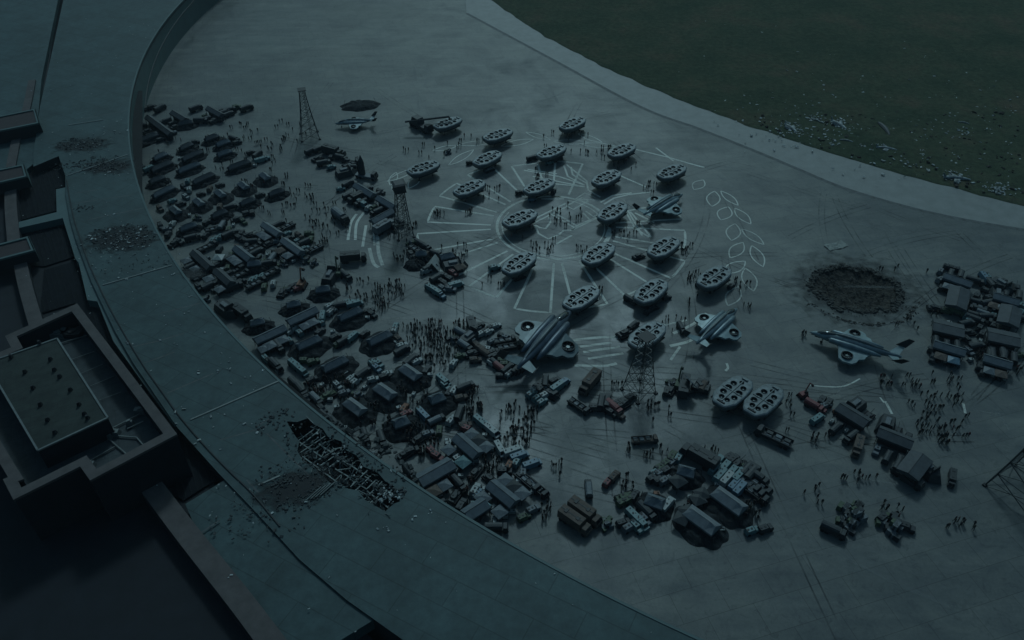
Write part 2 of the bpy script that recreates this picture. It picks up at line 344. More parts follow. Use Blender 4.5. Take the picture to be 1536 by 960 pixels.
mb = MB(); wander(mb, 90, .32, True, .0185, rnd_); tag(mb.build('tyre_marks', mark_material('rubber_tyre_marks', (.03, .032, .034), 0, .42, .12)), kind='structure')
mb = MB(); wander(mb, 70, .9, False, .028, rnd_); tag(mb.build('dust_streaks', mark_material('pale_dust_streaks', (.30, .31, .30), 0, .20, .1)), kind='structure')

# ------------------------------------------------------------------ crater
M_SOIL = mat('scorched_soil', (0.042, 0.037, 0.03), 0.95, var=0.6, scale=0.8, bump=0.8)
M_CHUNK = mat('broken_concrete', (0.05, 0.048, 0.042), 0.9, var=0.5, scale=0.8)
mb = MB(); nr, na = 22, 90; rows = []
for k in range(nr + 1):
    t = (k / nr) ** .8; row = []
    for i in range(na):
        ex, ey = crater_edge(i); x, y = ex * t, ey * t
        z = -1.5 * (1 - t ** 3) + .5 * (1 - t ** 8) * mnoise.fractal(Vector((x * .5, y * .5, 5)), 1, 2, 5) - .25 * (t > .9)
        if k == nr: z = .0
        row.append((x, y, z))
    rows.append(row)
mb.v = [p for r_ in rows for p in r_]; mb.f = [(k * na + i, k * na + (i + 1) % na, (k + 1) * na + (i + 1) % na, (k + 1) * na + i) for k in range(nr) for i in range(na)]
cr = mb.build('crater', M_SOIL); cr.location = (cc.x, cc.y, 0); tag(cr, 'dark scorched crater of churned soil in the open tarmac', 'crater', kind='structure'); fixn(cr)
def rubble(mb, c, rx, ry, n, smin, smax, z=0.0, rot=0, flat=0.5, pw=0.6):
    for _ in range(n):
        a = random.random() * 2 * PI; q = random.random() ** pw
        x, y = rx * q * math.cos(a), ry * q * math.sin(a); x, y = x * math.cos(rot) - y * math.sin(rot), x * math.sin(rot) + y * math.cos(rot)
        s = random.uniform(smin, smax)
        M = Matrix.Translation((c[0] + x, c[1] + y, z + s * 0.2)) @ Matrix.Rotation(random.random() * 6, 4, 'Z') @ Matrix.Rotation(random.uniform(-.5, .5), 4, 'X') @ Matrix.Diagonal((s * random.uniform(.6, 1.6), s * random.uniform(.4, 1), s * flat * random.uniform(.3, 1), 1))
        mb.box(-.5, .5, -.5, .5, -.5, .5, random.uniform(0, .25), random.uniform(0, .25), M)
mb = MB(); rubble(mb, cc, 10.3, 8.6, 500, 0.12, 0.45, -.9, flat=.6); [rubble(mb, (cc.x + crater_edge(i)[0], cc.y + crater_edge(i)[1]), .9, .8, 5, .3, 1.1, .05, 0, .35) for i in range(0, 90)]; rubble(mb, cc, 11.8, 10.2, 260, 0.1, 0.4, 0.02, flat=.4, pw=.12); rubble(mb, cc, 14, 12, 260, 0.1, 0.35, 0.02, pw=.3)
for i in range(50):
    a = random.uniform(3.6, 5.9); q = random.uniform(1.28, 1.36); rubble(mb, (cc.x + 11.5 * q * math.cos(a), cc.y + 11 * q * math.sin(a)), 1.2, .5, 4, .15, .5)
tag(mb.build('rubble', M_CHUNK), 'broken dark rubble strewn over and around the crater', 'rubble', kind='stuff')
mb = MB(); strip_mesh(mb, [(cc.x + 14.8 * math.cos(a / 20), cc.y - 1 + 13.8 * math.sin(a / 20)) for a in range(66, 118)], 0.5, 0.02)
tag(mb.build('crater_ring', M_SEAM), 'dark cracked ring in the tarmac round the lower side of the crater', 'crack', kind='structure')

# ------------------------------------------------------------------ shared materials
M_ROOF = mat('teal_grey_roof_membrane', (0.048, 0.080, 0.082), 0.6, var=0.25, scale=0.12, spec=0.25)
def panelize(m, bw, bh, rot, c2, mort, msz):
    nt = m.node_tree; N = nt.nodes; L = nt.links; b = N['Principled BSDF']; src = b.inputs['Base Color'].links[0].from_socket
    tc = N.new('ShaderNodeTexCoord'); mp = N.new('ShaderNodeMapping'); mp.inputs['Rotation'].default_value = (0, 0, rot); L.new(tc.outputs['Object'], mp.inputs['Vector'])
    bk = N.new('ShaderNodeTexBrick'); bk.inputs['Scale'].default_value = 1; bk.inputs['Brick Width'].default_value = bw; bk.inputs['Row Height'].default_value = bh; bk.inputs['Mortar Size'].default_value = msz
    bk.inputs['Color1'].default_value = (1, 1, 1, 1); bk.inputs['Color2'].default_value = (c2, c2, c2, 1); bk.inputs['Mortar'].default_value = (mort, mort, mort, 1); L.new(mp.outputs[0], bk.inputs['Vector'])
    n2 = N.new('ShaderNodeTexNoise'); n2.inputs['Scale'].default_value = .5; n2.inputs['Detail'].default_value = 10; n2.inputs['Roughness'].default_value = .75; L.new(tc.outputs['Object'], n2.inputs['Vector'])
    cr = N.new('ShaderNodeValToRGB'); cr.color_ramp.elements[0].position = .35; cr.color_ramp.elements[0].color = (.72, .74, .76, 1); cr.color_ramp.elements[1].position = .68; cr.color_ramp.elements[1].color = (1.18, 1.18, 1.16, 1); L.new(n2.outputs[0], cr.inputs[0])
    x = N.new('ShaderNodeMix'); x.data_type = 'RGBA'; x.blend_type = 'MULTIPLY'; x.inputs[0].default_value = 1; L.new(src, x.inputs[6]); L.new(bk.outputs[0], x.inputs[7])
    y = N.new('ShaderNodeMix'); y.data_type = 'RGBA'; y.blend_type = 'MULTIPLY'; y.inputs[0].default_value = 1; L.new(x.outputs[2], y.inputs[6]); L.new(cr.outputs[0], y.inputs[7]); L.new(y.outputs[2], b.inputs['Base Color'])
panelize(M_ROOF, 14, 5, R(28), .88, .62, .1)
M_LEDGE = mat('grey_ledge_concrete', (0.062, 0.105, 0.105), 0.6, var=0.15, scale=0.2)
M_DARKW = mat('dark_cladding_with_shade', (0.008, 0.010, 0.014), 0.8, var=0.3, scale=0.3)  # near-black: the shade on walls and in the left void is put into the colour
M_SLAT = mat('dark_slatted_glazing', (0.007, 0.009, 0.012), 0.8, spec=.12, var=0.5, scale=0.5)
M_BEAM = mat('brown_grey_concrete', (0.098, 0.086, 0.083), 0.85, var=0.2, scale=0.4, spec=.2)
M_PENT = mat('mossy_dark_roof_felt', (0.034, 0.042, 0.037), 0.9, var=0.25, scale=0.3)
M_FLOOR = mat('grey_roof_pavers', (0.05, 0.06, 0.064), 0.8, var=0.2, scale=0.4)
panelize(M_FLOOR, 4, 4, R(-25), .85, .6, .05); panelize(M_PENT, 9, 1.8, R(-25), .88, .7, .05)
M_EDGE = mat('pale_metal_trim', (0.15, 0.165, 0.16), 0.45, 0.3, var=0.2)
M_BURN = mat('burnt_roof_void', (0.01, 0.011, 0.012), 0.9, var=0.5, scale=0.7)
M_TRUSS = mat('bent_grey_steel', (0.10, 0.12, 0.12), 0.5, 0.4, var=0.4, scale=0.8)
M_SHARD = mat('pale_panel_debris', (0.32, 0.34, 0.33), 0.6, var=0.5, scale=0.5)
M_GLASS = mat('black_glass', (0.01, 0.014, 0.018), 0.12, var=0.2, spec=0.6)
M_TYRE = mat('rubber', (0.015, 0.015, 0.016), 0.85)
M_DK = mat('matt_black_metal', (0.02, 0.022, 0.024), 0.6, 0.2)
M_LIT = mat('pale_lamp_glass', (0.7, 0.7, 0.62), 0.3, var=0.05)

# ------------------------------------------------------------------ curved terrace building
ZR = 12.0
RC, RR = (174.9, 343.2), 316.2
outer = arc(RC, RR, 158, 272, 150)
inner_px = [(1010, 1250), (820, 1120), (640, 985), (520, 900), (450, 840), (390, 775), (330, 712), (265, 640), (200, 545), (172, 496), (150, 450), (136, 420), (125, 390), (113, 358), (105, 330), (98, 290), (98, 264), (88, 234), (50, 250), (50, 232), (60, 160), (82, 60), (108, -60), (140, -150)]
inner = [tuple(G(x, y, ZR)[:2]) for x, y in inner_px]
hole1 = [(430, 632), (446, 633), (462, 627), (470, 636), (484, 643), (492, 655), (512, 662), (519, 675), (535, 683), (545, 700), (566, 708), (578, 722), (592, 730), (600, 752), (590, 756), (578, 767), (560, 757), (548, 750), (538, 736), (522, 733), (506, 722), (498, 726), (480, 712), (470, 698), (455, 694), (446, 676), (449, 662), (440, 650)]
hole2 = [(418, 716), (440, 710), (468, 716), (484, 728), (466, 742), (452, 758), (438, 752), (424, 742), (410, 730)]
hole3 = [(196, 345), (206, 352), (211, 372), (205, 378), (190, 368), (178, 362), (165, 365), (158, 356), (176, 348)]
hole4 = [(150, 243), (170, 236), (180, 246), (184, 258), (168, 262), (150, 258), (136, 262), (140, 252)]
hole5 = [(98, 212), (118, 206), (142, 212), (152, 224), (132, 230), (110, 228)]
tb = empty('terrace_building', (0, 0, 0)); tag(tb, 'long curved building with a broken teal grey flat roof beside the parked vehicles', 'building')
loops = [list(outer) + inner] + [[tuple(G(x, y, ZR)[:2]) for x, y in h] for h in (hole1,)]
flat_poly('roof', loops, ZR, M_ROOF, tb)
ow = MB(); n = len(outer)
ow.add([(p[0], p[1], ZR) for p in outer] + [(p[0] , p[1], 0) for p in outer], [(i, i + 1, i + 1 + n, i + n) for i in range(n - 1)])
ow.build('outer_wall', M_LEDGE, tb); wl = MB()
ip = inner; n = len(ip); wl.add([(p[0], p[1], ZR) for p in ip] + [(p[0], p[1], 0) for p in ip], [(i, i + 1, i + 1 + n, i + n) for i in range(n - 1)])
for h in loops[1:]:
    n = len(h); wl.add([(p[0], p[1], ZR) for p in h] + [(p[0], p[1], ZR - .6) for p in h], [(i, (i + 1) % n, (i + 1) % n + n, i + n) for i in range(n)])
wl.build('wall', M_DARKW, tb)
cp = MB()
for (ra, za, zb, w) in ((RR + 0.25, ZR - .5, ZR + .12, .5),):
    o1 = arc(RC, ra, 158, 272, 150); o2 = arc(RC, ra - w, 158, 272, 150); n = len(o1)
    cp.add([(p[0], p[1], zb) for p in o1] + [(p[0], p[1], zb) for p in o2] + [(p[0], p[1], za) for p in o1], [(i, i + 1, i + 1 + n, i + n) for i in range(n - 1)] + [(i, i + 1, i + 1 + 2 * n, i + 2 * n) for i in range(n - 1)])
cp.build('roof_coping', M_LEDGE, tb)
for q_, a_, b_, r_ in (((440, 732), 9, 6, R(20)), ((122, 218), 11, 6, R(10)), ((165, 250), 10, 6, R(10)), ((182, 358), 12, 8, 0), ((290, 410), 4, 3, 0)):
    so = scorch('roof_scorch', G(*q_, ZR), a_, b_, ZR + .012, (.016, .018, .02), r_, .85); so.parent = tb
# roof joints
for pts in ([(154, 428), (206, 413), (258, 398)], [(286, 630), (345, 604), (418, 572)], [(100, 264), (192, 232)], [(103, 188), (155, 180)], [(388, 728), (420, 714)]):
    a = G(*pts[0], ZR); b = G(*pts[-1], ZR); d = (b - a); ln = d.length; ang = math.atan2(d.y, d.x)
    mb = MB(); mb.box(0, ln, -.22, .22, 0.0, .16, 0, .06, Matrix.Translation((a.x, a.y, ZR + .003)) @ Matrix.Rotation(ang, 4, 'Z')); mb.build('roof_joint', M_EDGE, tb)
gut = MB(); gut2 = MB()
gl = smooth_line([G(*p, ZR) for p in [(100, 270), (105, 300), (112, 332), (122, 362), (133, 394), (150, 432), (165, 462), (186, 500), (215, 548), (246, 592), (272, 628), (310, 672), (345, 708), (380, 742), (420, 790)]], 5)
for i in range(len(gl) - 1):
    gut.bar((gl[i][0], gl[i][1], ZR + .12), (gl[i + 1][0], gl[i + 1][1], ZR + .12), .16)
ga = arc(RC, RR - 5.0, 158, 198, 50)
for i in range(len(ga) - 1): gut2.bar((ga[i][0], ga[i][1], ZR + .1), (ga[i + 1][0], ga[i + 1][1], ZR + .1), .2)
gut.build('gutter', M_DK, tb); gut2.build('gutter', M_DK, tb)
gw = MB(); g1 = arc(RC, RR + .12, 158, 272, 150)
for i in range(150): gw.bar((*g1[i], ZR - .9), (*g1[i + 1], ZR - .9), .32)
gw.build('painted_coping_shadow', M_DK, tb)  # dark bar on the wall paints the shadow below the coping
# dark faint seams in the roof felt
for pts in ([(200, 520), (236, 512), (276, 500)], [(215, 545), (262, 528)], [(330, 660), (400, 640)], [(320, 560), (250, 590)], [(400, 650), (470, 720)], [(240, 470), (300, 455)], [(384, 640), (404, 628)], [(370, 720), (398, 750)], [(330, 780), (300, 800)], [(112, 305), (200, 292)], [(130, 330), (215, 312)], [(112, 290), (150, 284)], [(115, 180), (190, 166)]):
    sm = MB(); strip_mesh(sm, [G(*p, ZR) for p in pts], .3, ZR + .006); sm.build('felt_seam', M_SEAM, tb)
# sub floor under the holes, truss work
sf = MB(); q = [tuple(G(x, y, 7)[:2]) for x, y in [(60, 140), (215, 140), (215, 330), (300, 470), (760, 850), (420, 850), (60, 330)]]
flat_poly('under_floor', [q], 8.0, M_BURN, tb)
tr = MB(); ua, ub = G(446, 650, ZR), G(590, 752, ZR); u = (ub - ua).normalized(); w_ = Vector((-u.y, u.x, 0)); Lh = (ub - ua).length
for off in (-3.2, -1.1, 1.1, 3.4):
    s = 0
    while s < Lh:
        l = random.uniform(3, 9)
        if random.random() > .35:
            a = ua + u * s + w_ * off; b = ua + u * min(Lh, s + l) + w_ * (off + random.uniform(-.3, .3))
            tr.bar((a.x, a.y, ZR - .4 + random.uniform(-.5, .3)), (b.x, b.y, ZR - .4 + random.uniform(-.5, .3)), .16)
        s += l
s = 0
while s < Lh:
    if random.random() > .42:
        a = ua + u * s + w_ * random.uniform(-3.8, -1); b = ua + u * (s + random.uniform(-.6, .6)) + w_ * random.uniform(1.5, 4)
        tr.bar((a.x, a.y, ZR - .3), (b.x, b.y, ZR - .3 + random.uniform(-.8, .3)), .13)
    s += 1.35
for i in range(150):
    a = ua + u * random.uniform(0, Lh) + w_ * random.uniform(-4, 4); th = random.random() * 6; l = random.uniform(.8, 2.5)
    tr.bar((a.x, a.y, ZR - random.uniform(0, 1.5)), (a.x + l * math.cos(th), a.y + l * math.sin(th), ZR + random.uniform(-1.5, .6)), .09)
a, b = G(459, 752, ZR), G(482, 732, ZR)
for k in range(4): tr.bar((a.x + k * .8, a.y + .4 * k, ZR + .2), (b.x + k * .8, b.y + .4 * k, ZR + .3), .12)
tr.build('roof_truss', M_TRUSS, tb)
rb = MB()
def on_roof(x, y, rx, ry, n, s0, s1, rot=0, pw=.6): rubble(rb, G(x, y, ZR), rx, ry, int(n * 1.3), s0 * .6, s1 * .7, ZR + .05, rot, .35, .8)
on_roof(515, 690, 15, 6, 170, .2, .9, R(-32)); on_roof(430, 720, 7, 5, 90, .2, .8); on_roof(420, 635, 5, 4, 50, .2, .8); on_roof(580, 740, 4, 3, 40, .3, 1.1); on_roof(470, 745, 6, 2, 70, .15, .7, R(30)); on_roof(390, 780, 9, 5, 70, .2, .8)
on_roof(180, 355, 9, 6, 190, .15, .9); on_roof(150, 245, 8, 5, 120, .15, .8); on_roof(122, 215, 8, 4, 120, .2, .9); on_roof(110, 250, 7, 4, 60, .2, .8); on_roof(165, 250, 6, 3, 60, .2, .9); on_roof(200, 395, 10, 6, 60, .1, .5); on_roof(125, 312, 3, 2, 25, .2, .7)
dk = MB(); dk.v, dk.f = rb.v, rb.f
rubble(dk, G(515, 690, 8), 17, 8, 260, .3, 1.4, 8.2, R(-32), .5); rubble(dk, G(452, 730, 8), 7, 6, 80, .3, 1.2, 8.2, 0, .5)
for q_ in ((182, 358), (160, 250), (120, 216)): rubble(dk, G(*q_, 8), 7, 5, 60, .3, 1.2, 8.2, 0, .5)
tag(dk.build('roof_rubble', mat('dark_roof_debris', (0.045, 0.05, 0.05), .8, var=.6, scale=.5)), 'dark broken debris scattered over the damaged curved roof', 'debris', kind='stuff')
rb = MB()
on_roof(515, 690, 15, 5, 26, .25, .8, R(-32)); on_roof(183, 358, 9, 6, 60, .2, .85); on_roof(160, 200, 9, 5, 8, .3, 1.1); on_roof(130, 222, 9, 5, 14, .25, .6); on_roof(585, 742, 2.5, 2, 22, .3, 1.1); on_roof(200, 385, 12, 7, 26, .2, .7); on_roof(165, 260, 8, 3, 12, .3, .7)
for (x, y) in [(176, 183), (157, 192), (158, 199), (139, 358), (147, 353), (165, 322), (172, 321), (118, 370), (139, 377), (260, 411), (286, 444), (178, 417), (182, 493), (195, 517), (282, 470), (307, 498), (330, 502), (345, 540), (265, 514), (240, 512), (262, 618), (294, 664), (325, 677), (400, 557), (389, 646), (300, 560), (324, 558), (398, 753), (403, 774), (318, 772), (330, 730), (352, 735), (468, 753), (640, 770), (620, 780), (245, 486), (278, 610), (345, 555), (350, 575), (370, 566), (380, 583), (335, 528), (220, 556), (385, 788), (585, 797), (575, 792), (370, 636), (316, 625), (115, 390), (190, 420)]:
    on_roof(x, y, 1.2, .8, random.choice((1, 2, 2, 3)), .3, .85)
for k in range(230):
    a = random.uniform(168, 252); r_ = RR + random.uniform(1, 36); p = (RC[0] + r_ * math.cos(R(a)), RC[1] + r_ * math.sin(R(a)))
    rubble(rb, p, .3, .3, 1, .08, .38, ZR + .05, 0, .4)
tag(rb.build('roof_litter', M_SHARD), 'small pale panels and litter strewn across the curved roof', 'litter', kind='stuff')

# ------------------------------------------------------------------ dark slatted courts between roof and towers
def poly_at(px, z): return [tuple(G(x, y, z)[:2]) for x, y in px]
def slab(name, px, z0, z1, m, parent):
    mb = MB(); mb.prism(poly_at(px, z1)[::-1], z0, z1); o = mb.build(name, m, parent); fixn(o); return o
court = empty('lower_annex', (0, 0, 0)); tag(court, 'dark low annex of slatted glass roofs between the curved roof and the concrete towers', 'building')
slab('base', [(-700, -150), (110, -150), (70, 120), (90, 240), (110, 400), (160, 520), (260, 660), (340, 745), (420, 830), (560, 960), (700, 1100), (0, 1100), (-500, 700)], 0, 9.0, M_DARKW, court)  # also fills the deep void at left, its shade painted as a near-black top
slab('ledge', [(98, 240), (98, 281), (84, 284), (85, 318), (28, 333), (28, 342), (94, 327), (113, 388), (118, 394), (131, 450), (146, 452), (170, 512), (215, 575), (262, 640), (268, 638), (202, 545), (152, 450), (127, 390), (107, 330), (101, 290), (101, 262)], 9.0, 11.4, M_LEDGE, court)
slab('ledge', [(278, 756), (350, 712), (392, 762), (440, 812), (560, 930), (430, 1010), (330, 880)], 9.0, 11.6, M_ROOF, court)
slab('upper_roof', [(-600, -150), (118, -150), (62, 120), (52, 232), (50, 246), (30, 262), (-100, 290)], 9.0, 11.0, M_ROOF, court)
def slats(px, z, gap, yaw):
    P_ = [Vector(p) for p in poly_at(px, z)]; o = MB(); d = Vector((math.cos(yaw), math.sin(yaw))); nrm = Vector((-d.y, d.x))
    lo = min(p.dot(nrm) for p in P_); hi = max(p.dot(nrm) for p in P_); s = lo + gap
    while s < hi:
        xs = []
        for i in range(len(P_)):
            a, b = P_[i], P_[(i + 1) % len(P_)]; da, db = a.dot(nrm) - s, b.dot(nrm) - s
            if da * db < 0: q_ = a + (b - a) * (da / (da - db)); xs.append(q_.dot(d))
        xs.sort()
        for k in range(0, len(xs) - 1, 2):
            a = nrm * s + d * xs[k]; b = nrm * s + d * xs[k + 1]
            o.bar((a.x, a.y, z + .05), (b.x, b.y, z + .05), .13)
        s += gap
    return o
for px in ([(44, 252), (97, 243), (97, 280), (83, 283), (84, 316), (28, 331), (28, 290)], [(29, 344), (93, 329), (111, 385), (68, 399), (30, 400)], [(66, 405), (112, 392), (130, 452), (112, 455), (60, 470)], [(130, 452), (146, 454), (168, 512), (212, 575), (258, 640), (140, 520), (112, 455)], [(262, 655), (270, 642), (345, 706), (276, 750), (215, 730)]):
    z = 9.4; slab('glazed_panel', px, 9.0, z, M_SLAT, court)
    slats(px, z, 1.1, yaw_img(px[0][0], px[0][1], -75)).build('slats', mat('slat_metal', (0.013, 0.015, 0.018), .8, spec=.12), court)
# grey fins (long curved concrete walls) and box towers
def fin(pts, w, z0, z1, label):
    o = empty('concrete_fin', (*G(*pts[0], z1)[:2], z0)); P_ = smooth_line([G(*p, z1) for p in pts], 4)
    L_, Rr = [], []
    for i in range(len(P_)):
        a = Vector(P_[max(0, i - 1)]); b = Vector(P_[min(len(P_) - 1, i + 1)]); d = (b - a).normalized(); q = Vector((-d.y, d.x)) * w / 2
        L_.append((P_[i][0] + q.x - o.location.x, P_[i][1] + q.y - o.location.y)); Rr.append((P_[i][0] - q.x - o.location.x, P_[i][1] - q.y - o.location.y))
    n = len(L_)
    mb = MB(); mb.add([(*p, 0) for p in L_] + [(*p, 0) for p in Rr] + [(*p, z1 - z0) for p in L_] + [(*p, z1 - z0) for p in Rr],
                      [f for i in range(n - 1) for f in ((i, i + 1, i + 1 + 2 * n, i + 2 * n), (i + n, i + 3 * n, i + 1 + 3 * n, i + 1 + n), (i + 2 * n, i + 1 + 2 * n, i + 1 + 3 * n, i + 3 * n))] + [(0, 2 * n, 3 * n, n), (n - 1, 2 * n - 1, 4 * n - 1, 3 * n - 1)])
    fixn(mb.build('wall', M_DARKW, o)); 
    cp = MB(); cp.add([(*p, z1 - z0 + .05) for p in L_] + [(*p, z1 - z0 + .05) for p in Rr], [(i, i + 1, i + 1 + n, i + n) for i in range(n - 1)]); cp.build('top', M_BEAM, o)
    tag(o, label, 'wall', 'curved concrete fins between the roof towers'); return o
fin([(48, 120), (40, 160), (30, 188)], 2.4, 0, 11.5, 'short concrete fin running up from behind the farthest box tower')
fin([(33, 178), (25, 205), (16, 250)], 2.6, 0, 11.5, 'grey brown concrete fin between the two farthest box towers')
fin([(16, 275), (16, 310), (21, 366)], 3.0, 0, 11.5, 'grey brown concrete fin between the second and third box towers')
fin([(29, 388), (38, 430), (56, 492)], 3.0, 0, 11.5, 'grey brown concrete fin between the third box tower and the big corner building')
fin([(214, 712), (250, 760), (290, 812), (360, 900), (420, 980)], 3.8, 0, 12, 'broad grey brown concrete fin leaving the near corner of the big building')
def inset(P_, d):
    n = len(P_); area = sum(P_[i].x * P_[(i + 1) % n].y - P_[(i + 1) % n].x * P_[i].y for i in range(n)); sg = 1 if area > 0 else -1; out = []
    for i in range(n):
        a, b, c = P_[i - 1], P_[i], P_[(i + 1) % n]; d1 = (b - a).normalized(); d2 = (c - b).normalized()
        n1 = Vector((-d1.y, d1.x)) * sg; n2 = Vector((-d2.y, d2.x)) * sg; m_ = (n1 + n2); k = d / max(.35, (1 + n1.dot(n2)))
        out.append(b + m_ * k)
    return out
def box_tower(px, ztop, h, label):
    c = G(*px[1], ztop); o = empty('roof_tower', (c.x, c.y, ztop - h)); P_ = [(p[0] - c.x, p[1] - c.y) for p in poly_at(px, ztop)]
    cx = sum(p[0] for p in P_) / 4; cy = sum(p[1] for p in P_) / 4; I = inset([Vector(p) for p in P_], .7); I = [(p.x, p.y) for p in I]
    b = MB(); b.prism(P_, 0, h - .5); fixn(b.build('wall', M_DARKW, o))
    e = MB(); q1, q2 = P_[1], P_[2]; e.add([(q1[0] + .06, q1[1], 0), (q2[0] + .06, q2[1], 0), (q2[0] + .06, q2[1], h), (q1[0] + .06, q1[1], h), (q1[0] - .3, q1[1], 0), (q2[0] - .3, q2[1], 0), (q2[0] - .3, q2[1], h), (q1[0] - .3, q1[1], h)], [(0, 1, 2, 3), (7, 6, 5, 4), (3, 2, 6, 7), (0, 3, 7, 4), (1, 5, 6, 2)]); fixn(e.build('painted_lit_end', M_LEDGE, o))  # pale end wall: its lit look is put into a lighter material
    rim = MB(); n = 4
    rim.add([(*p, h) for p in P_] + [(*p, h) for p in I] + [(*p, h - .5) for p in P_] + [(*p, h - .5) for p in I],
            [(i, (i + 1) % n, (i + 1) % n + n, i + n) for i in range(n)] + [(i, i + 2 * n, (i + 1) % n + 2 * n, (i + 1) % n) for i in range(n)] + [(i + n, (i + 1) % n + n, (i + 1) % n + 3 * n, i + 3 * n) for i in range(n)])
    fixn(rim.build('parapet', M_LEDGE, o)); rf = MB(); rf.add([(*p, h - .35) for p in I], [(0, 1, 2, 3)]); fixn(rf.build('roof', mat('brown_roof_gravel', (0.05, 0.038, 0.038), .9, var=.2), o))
    tag(o, label, 'tower', 'box towers along the annex'); return o
# ------------------------------------------------------------------ big corner building
ZP = 21.0
bb_px = [(115, 456), (264, 651), (136, 719), (121, 698), (21, 748), (6, 719), (14, 716), (-70, 575), (-74, 560), (18, 521), (9, 504)]
BB = poly_at(bb_px, ZP); bc = (BB[0][0], BB[0][1])
bb = empty('corner_building', (bc[0], bc[1], 0)); tag(bb, 'big dark corner building with a pale parapet round a sunken roof terrace', 'building')
BBl = [Vector((p[0] - bc[0], p[1] - bc[1])) for p in BB]
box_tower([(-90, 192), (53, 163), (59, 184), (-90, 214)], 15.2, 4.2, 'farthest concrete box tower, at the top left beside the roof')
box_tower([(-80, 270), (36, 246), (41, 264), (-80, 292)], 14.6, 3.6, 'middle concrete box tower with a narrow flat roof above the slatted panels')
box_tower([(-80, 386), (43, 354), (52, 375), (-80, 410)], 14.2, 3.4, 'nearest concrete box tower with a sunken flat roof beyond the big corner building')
INN = inset(BBl, 1.5); n = len(BBl)
wl = MB(); wl.add([(p.x, p.y, ZP - .5) for p in BBl] + [(p.x, p.y, 0) for p in BBl] + [(p.x, p.y, ZP - .5) for p in INN] + [(p.x, p.y, ZP - 4.2) for p in INN],
                  [(i, (i + 1) % n, (i + 1) % n + n, i + n) for i in range(n)] + [(i + 2 * n, i + 3 * n, (i + 1) % n + 3 * n, (i + 1) % n + 2 * n) for i in range(n)])
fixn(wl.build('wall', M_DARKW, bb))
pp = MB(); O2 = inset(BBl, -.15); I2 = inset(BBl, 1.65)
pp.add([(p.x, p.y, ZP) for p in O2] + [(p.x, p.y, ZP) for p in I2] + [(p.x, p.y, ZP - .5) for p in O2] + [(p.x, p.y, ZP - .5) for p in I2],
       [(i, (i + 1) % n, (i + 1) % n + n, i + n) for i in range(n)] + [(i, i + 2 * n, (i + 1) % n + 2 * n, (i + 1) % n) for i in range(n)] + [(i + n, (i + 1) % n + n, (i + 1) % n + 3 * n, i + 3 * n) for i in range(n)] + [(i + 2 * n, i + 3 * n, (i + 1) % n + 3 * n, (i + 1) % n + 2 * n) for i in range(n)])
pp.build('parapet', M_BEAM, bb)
fl = flat_poly('terrace_floor', [[(p.x, p.y) for p in INN]], ZP - 4.2, M_FLOOR, bb)
def Lb(x, y, z): p = G(x, y, z); return (p.x - bc[0], p.y - bc[1])
ph_px = [(86, 508), (162, 627), (57, 676), (-20, 545)]
PHP = [Lb(x, y, ZP + .6) for x, y in ph_px]
ph = MB(); ph.prism(PHP[::-1], ZP - 4.2, ZP + .45); fixn(ph.build('penthouse', M_DARKW, bb))
pr = MB(); pr.add([(*p, ZP + .6) for p in PHP], [(0, 1, 2, 3)]); pro = pr.build('penthouse_roof', M_PENT, bb); fixn(pro)
tr = MB()
for i in range(4):
    a, b = PHP[i], PHP[(i + 1) % 4]; tr.bar((*a, ZP + .62), (*b, ZP + .62), .24)
tr.build('roof_trim', M_EDGE, bb)
for (x, y) in [(60, 516), (17, 537), (38, 559), (76, 540), (82, 556), (90, 566), (50, 583), (106, 586), (61, 608), (119, 608), (72, 631), (127, 622), (83, 650), (132, 628)]:
    p = Lb(x, y, ZP + .6); v = MB(); v.box(p[0] - .35, p[0] + .35, p[1] - .3, p[1] + .3, ZP + .6, ZP + 1.25, .1, .1); v.cyl((p[0], p[1], ZP + 1.2), .25, .3, 8); v.build('roof_vent', M_DK, bb)
tf = ZP - 4.2
for a, b in (((91, 517), (131, 505)), ((72, 496), (64, 500)), ((168, 645), (214, 621)), ((192, 645), (216, 634)), ((134, 694), (173, 672)), ((164, 660), (192, 684)), ((170, 655), (206, 658)), ((206, 658), (217, 671)), ((108, 541), (142, 529)), ((122, 562), (155, 548)), ((136, 581), (172, 566)), ((150, 602), (182, 590)), ((56, 495), (63, 507))):
    mb = MB(); p, q = Lb(*a, tf), Lb(*b, tf); mb.bar((*p, tf + .35), (*q, tf + .35), .14 if a[0] in (91, 168, 192, 134, 164, 170, 206, 72) else .06); mb.build('terrace_rail', M_EDGE, bb)
for (x, y, s) in ((88, 504, 1.6), (98, 500, 1.4), (110, 502, 2.2), (172, 652, 1.1), (163, 657, .8), (211, 619, 1.1), (138, 699, .8), (196, 637, .7)):
    p = Lb(x, y, tf); mb = MB(); mb.box(p[0] - s, p[0] + s, p[1] - s * .6, p[1] + s * .6, tf, tf + 1.1, .15, .15); mb.cyl((p[0], p[1], tf + 1.1), s * .4, .25, 10)
    mb.build('plant_unit', M_EDGE if s < 2 else M_DK, bb)

# ------------------------------------------------------------------ thin air
hz = MB(); hz.box(-900, 900, -260, 1150, -1.0, 134)
hm = bpy.data.materials.new('damp_evening_air'); hm.use_nodes = True; hn = hm.node_tree
for n_x in list(hn.nodes): hn.nodes.remove(n_x)
ho = hn.nodes.new('ShaderNodeOutputMaterial'); hv = hn.nodes.new('ShaderNodeVolumePrincipled'); hv.inputs['Density'].default_value = HAZE; hv.inputs['Color'].default_value = (0.75, 0.88, 1.0, 1); hv.inputs['Anisotropy'].default_value = 0.2
hn.links.new(hv.outputs[0], ho.inputs['Volume']); tag(hz.build('haze', hm), 'thin damp bluish haze hanging over the whole airfield', 'haze', kind='stuff')

